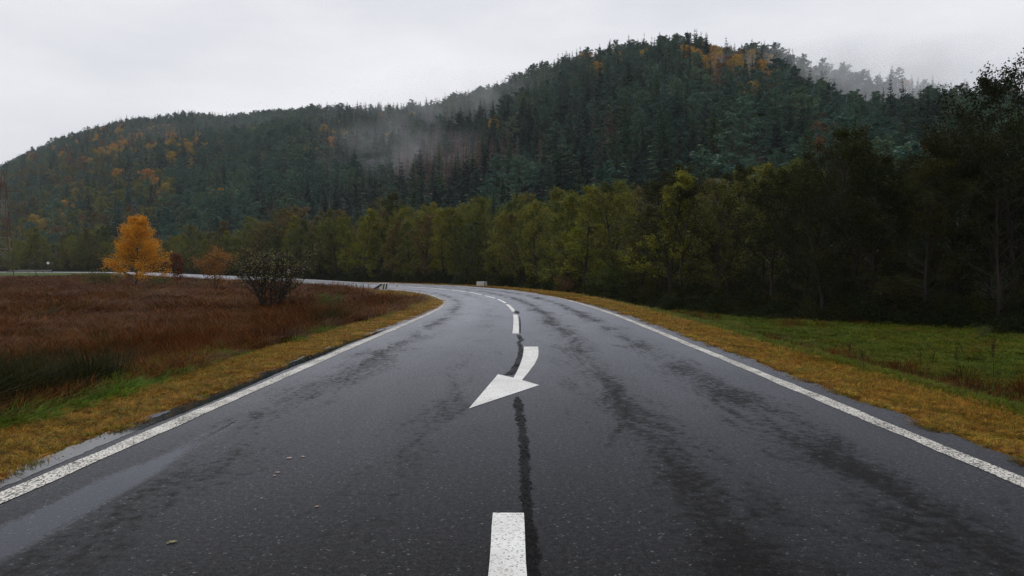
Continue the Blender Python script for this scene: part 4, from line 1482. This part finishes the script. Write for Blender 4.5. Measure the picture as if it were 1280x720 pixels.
def delineator(s, d, label, h=0.85):
    p = surf(s, d)
    e = empty("delineator_post", (p[0], p[1], gz1(p[0], p[1]) - .05), heading(s) * .4)
    mb = MB()
    sec = [(-.14, -.04), (.14, -.04), (.10, .06), (-.10, .06)]
    v = [(x, y, 0) for x, y in sec] + [(x, y, h - .06) for x, y in sec] + [(x * .9, y * .9, h + (.06 if x < 0 else 0)) for x, y in sec]
    f = [(8, 9, 10, 11)]
    for l in (0, 4):
        f += [(l + i, l + (i + 1) % 4, l + 4 + (i + 1) % 4, l + 4 + i) for i in range(4)]
    mb.add(v, f)
    link("post", mb.mesh("post", M['plastic']), e)
    mb = MB(); mb.box((0, -.047, h - .24), (.05, .006, .12)); link("reflector", mb.mesh("reflector", M['black']), e)
    tag(e, label, "marker post")
delineator(91.0, 4.5, "white delineator post on the brown bank inside the bend", 1.0)

def marker(s, d, label, red):
    p = surf(s, d)
    e = empty("marker_sign", (p[0], p[1], gz1(p[0], p[1]) - .05), 0.25)
    mb = MB(); mb.tube([(0, 0, 0), (0, 0, 1.9)], [.035, .035], 6); link("post", mb.mesh("post", M['galv']), e)
    mb = MB(); mb.box((0, -.05, 1.55), (.28, .012, .36)); link("panel", mb.mesh("panel", M['plastic']), e)
    if red:
        mb = MB(); mb.box((-.08, -.066, 1.52), (.15, .004, .2)); link("red_field", mb.mesh("red_field", M['red']), e)
    tag(e, label, "sign")
marker(158, -6.0, "red and white marker sign behind the bare shrub", True)
marker(168, -6.0, "white marker sign left of the red and white marker", False)

# round sign far to the left
x, y, z = at(60, 205)
e = empty("round_sign", (x, y, z), .2)
mb = MB(); mb.tube([(0, 0, -.2), (0, 0, 3.2)], [.035, .035], 6); link("post", mb.mesh("post", M['darksteel']), e)
mb = MB()
a = np.linspace(0, 2 * np.pi, 20, endpoint=False)
ring = np.stack([.36 * np.cos(a), 0 * a - .05, 2.9 + .36 * np.sin(a)], 1)
ring2 = ring + np.array([0, .02, 0])
mb.add(np.concatenate([ring, ring2, [[0, -.05, 2.9]], [[0, -.03, 2.9]]]),
       [(40, (k + 1) % 20, k) for k in range(20)] + [(41, 20 + k, 20 + (k + 1) % 20) for k in range(20)])
mb.f.append(np.array([(k, (k + 1) % 20, 20 + (k + 1) % 20, 20 + k) for k in range(20)])); mb.mi.append(np.zeros(20, int))
link("disc", mb.mesh("disc", M['plastic']), e)
tag(e, "small white round sign beside the far road", "sign")

# guard rail of the far road
pa, pb = surf(252, 4.9), surf(286, 4.9)
e = empty("guard_rail", tuple(float(q) for q in pa))
mb = MB()
n = 18
L = np.linspace(0, 1, n)
pl = np.array([surf(252 + 34 * t, 4.9) for t in L]) - pa
for dz, th in ((.62, 0.0), (.50, .05), (.38, 0.0)):
    pass
sec = [(.0, .46), (.04, .52), (.0, .58), (.04, .64), (.0, .70)]
nv = np.array([-math.cos(heading(270)), -math.sin(heading(270)), 0])
v = np.array([[q + nv * a + np.array([0, 0, b]) for a, b in sec] for q in pl])
mb.add(v.reshape(-1, 3), grid_faces(n, 5))
link("beam", mb.mesh("beam", M['galv']), e)
for k in range(0, n, 3):
    mb = MB(); mb.box((0, 0, .3), (.05, .05, .4)); o = link("post", mb.mesh("post", M['darksteel']), e); o.location = tuple(float(q) for q in pl[k] - nv * .08)
tag(e, "grey steel guard rail along the far road", "guard rail")

# ------------------------------------------------------------------ lattice pylon at the left edge
def build_pylon():
    x, y, z = at(3.5, 232)
    e = empty("lattice_pylon", (x, y, z - .2), .35)
    H = 32.5
    def half(t):
        return np.interp(t, [0, .62, .80, 1.0], [2.6, 1.05, .95, .08])
    lev = np.array([0, .12, .24, .35, .45, .54, .62, .71, .80, .88, .95, 1.0])
    corners = [(-1, -1), (1, -1), (1, 1), (-1, 1)]
    for sx, sy in corners:
        mb = MB()
        mb.tube(np.array([(sx * half(t), sy * half(t), t * H) for t in lev]), np.full(len(lev), .11), 4)
        link("leg", mb.mesh("leg", M['rusty']), e)
    for k in range(len(lev) - 1):
        t0, t1 = lev[k], lev[k + 1]
        mat = M['galv'] if k % 4 in (1, 2) else M['rusty']
        for i in range(4):
            a, b = corners[i], corners[(i + 1) % 4]
            p = lambda c, t: (c[0] * half(t), c[1] * half(t), t * H)
            mb = MB()
            mb.tube([p(a, t0), p(b, t1)], [.06, .06], 4)
            mb.tube([p(b, t0), p(a, t1)], [.06, .06], 4)
            mb.tube([p(a, t1), p(b, t1)], [.055, .055], 4)
            link("brace", mb.mesh("brace", mat), e)
    for zz, ln in ((.80 * H, 5.0), (.60 * H, 7.2)):
        for sx in (-1, 1):
            mb = MB()
            w = float(half(zz / H))
            for sy in (-1, 1):
                mb.tube([(sx * w, sy * w, zz), (sx * ln, 0, zz + .15)], [.08, .06], 4)
                mb.tube([(sx * w, sy * w, zz + 1.5), (sx * ln, 0, zz + .2)], [.07, .05], 4)
            for q in (.35, .65):
                mb.tube([(sx * (w + (ln - w) * q), -w * (1 - q), zz), (sx * (w + (ln - w) * q), w * (1 - q), zz + .05)], [.04, .04], 4)
            arm = link("cross_arm", mb.mesh("cross_arm", M['rusty']), e)
            mb = MB()
            zs = np.linspace(0, -1.5, 13)
            mb.tube(np.stack([np.full(13, sx * ln), np.zeros(13), zz + zs], 1), np.where(np.arange(13) % 2 == 0, .05, .16), 8)
            link("insulator", mb.mesh("insulator", M['darksteel']), arm)
    tag(e, "rusty lattice power pylon at the left edge of the picture", "pylon")
build_pylon()

# ------------------------------------------------------------------ litter on the road
M['leaf_y'] = plain_mat("wet_yellow_leaf", (0.16, 0.13, 0.03), (0.34, 0.30, 0.12), 30, 0.4, 0.5)
M['leaf_p'] = plain_mat("pale_pink_leaf", (0.26, 0.12, 0.08), (0.46, 0.32, 0.25), 40, 0.4, 0.5)
def fallen_leaf(px, py, size, mat, rz, label, curl=.5):
    X, Y = pg(px, py)
    s, d = station([X], [Y])
    p = surf(s[0], d[0], 0.004)
    mb = MB()
    n = 9
    t = np.linspace(-1, 1, n)
    w = .52 * (1 - t ** 2) ** .8 + .02
    w[2:-2] *= 1 + .25 * np.cos(np.arange(n - 4) * 2.6)
    z = .10 + curl * .30 * t ** 2
    v = []
    for k in range(n):
        v += [(t[k], -w[k], z[k] + curl * .35 * w[k]), (t[k], 0, z[k] - .08), (t[k], w[k], z[k] + curl * .45 * w[k])]
    size = size * .72
    mb.add(np.array(v) * size, grid_faces(n, 3))
    bl = mb.mesh("blade", mat)
    e = empty("fallen_leaf", tuple(float(q) for q in p), rz)
    link("blade", bl, e)
    mb = MB(); mb.tube(np.array([(-1, 0, .1 + curl * .2), (-1.3, .05, .2), (-1.6, .2, .06)]) * size, np.array([.03, .025, .02]) * size, 4)
    link("stalk", mb.mesh("stalk", mat), e)
    tag(e, label, "leaf")
fallen_leaf(216, 679, .034, M['leaf_y'], .3, "large curled yellow-green leaf on the road, nearest the camera", .8)
fallen_leaf(210, 680, .018, M['leaf_y'], 1.5, "small yellowish leaf touching the large curled leaf on the road", .6)
fallen_leaf(396, 634.5, .026, M['leaf_p'], 1.0, "pale pink leaf lying alone on the left lane", .9)
fallen_leaf(347.5, 591.5, .028, M['leaf_p'], .2, "right one of the two pale leaves close together on left lane", .7)
fallen_leaf(343, 595.5, .024, M['leaf_p'], 1.3, "left one of the two pale leaves close together on left lane", .7)
fallen_leaf(361.5, 573.5, .036, M['leaf_p'], .3, "pale leaf farther up the left lane, left of another", .5)
fallen_leaf(379, 571.5, .026, M['leaf_p'], .1, "pale leaf farthest up the left lane", .5)
fallen_leaf(327, 623.5, .014, M['leaf_p'], .4, "tiny pink leaf fragment left of the lone pale leaf", .5)
fallen_leaf(319, 637.5, .013, M['leaf_p'], .9, "tiny pale leaf fragment nearest the large curled leaf", .5)

# pale stick on the right bank
X, Y = pg(1168, 506, -.35)
mb = MB()
mb.tube(wander((-.15, 0, .05), (1, .1, .02), .32, 6, .08), np.linspace(.007, .004, 7), 5)
mb.tube(wander((.03, .02, .05), (.8, .5, .1), .1, 3, .1), np.linspace(.004, .002, 4), 4)
o = link("stick", mb.mesh("stick", M['galv']))
o.location = (X, Y, gz1(X, Y) + .04)
tag(o, "pale bare stick lying on the right grass bank", "stick")

# ------------------------------------------------------------------ air: even haze, and the mist hanging on the hill
def volume_mat(name, density, color, shaped):
    t = NT(name)
    pv = t.n("VolumePrincipled")
    pv.inputs["Color"].default_value = (*color, 1)
    pv.inputs["Anisotropy"].default_value = 0.0
    if shaped:
        oc = t.n("TexCoord").outputs["Object"]
        ln = t.n("VectorMath", operation='LENGTH')
        t.l(oc, ln.inputs[0])
        fall = t.math('SUBTRACT', 1.0, t.math('MULTIPLY', ln.outputs["Value"], ln.outputs["Value"]), True)
        n = t.noise(t.scale(t.pos(), (1, 1, 1.6)), shaped, 4, 0.6, 0.5)
        n = t.ramp(n, [(0.38, 0.0), (0.72, 1.0)])
        dn = t.math('MULTIPLY', t.math('MULTIPLY', fall, n), density)
        t.l(dn, pv.inputs["Density"])
    else:
        pv.inputs["Density"].default_value = density
    t.l(pv.outputs[0], t.out.inputs["Volume"])
    return t.m

HAZE = 0.00011
mb = MB()
mb.box((0, 0, 162), (3300, 3300, 173))
o = link("haze", mb.mesh("haze", volume_mat("haze_air", HAZE, (0.86, 0.93, 1.0), 0)), None, "stuff")
o["label"] = "thin damp haze filling the valley"

def mist(label, px, py, Y, size, dens, scale):
    X = (px - 640) / F_PX * Y
    Z = CAM_H + (HOR - py) / F_PX * Y
    mb = MB()
    nl, na = 10, 18
    th = np.linspace(.02, np.pi - .02, nl)
    ph = np.linspace(0, 2 * np.pi, na, endpoint=False)
    v = [(math.sin(a) * math.cos(b), math.sin(a) * math.sin(b), math.cos(a)) for a in th for b in ph]
    mb.add(v, grid_faces(nl, na, True)[:, ::-1])
    m2 = len(v)
    mb.f.append(np.array([[k, (k + 1) % na, (k + 2) % na] for k in range(0)] or [[0, 1, 2]])); mb.mi.append(np.zeros(1, int))
    o = link("mist_bank", mb.mesh("mist_bank", volume_mat("mist", dens, (0.96, 0.97, 1.0), scale)), None, "stuff")
    o.location = (X, Y, Z)
    o.scale = size
    o["label"] = label
mist("grey mist drifting over the ridge behind the spur", 1110, 106, 470, (150, 62, 30), .024, .024)
mist("wisp of mist on the upper right slope", 970, 118, 450, (70, 48, 30), .018, .030)
mist("wisp of mist rising from the middle slope", 520, 200, 420, (60, 44, 24), .011, .040)
mist("thin veil of mist below the saddle", 600, 158, 540, (135, 55, 46), .011, .034)
mist("faint mist on the left shoulder of the hill", 330, 185, 780, (180, 70, 45), .003, .02)
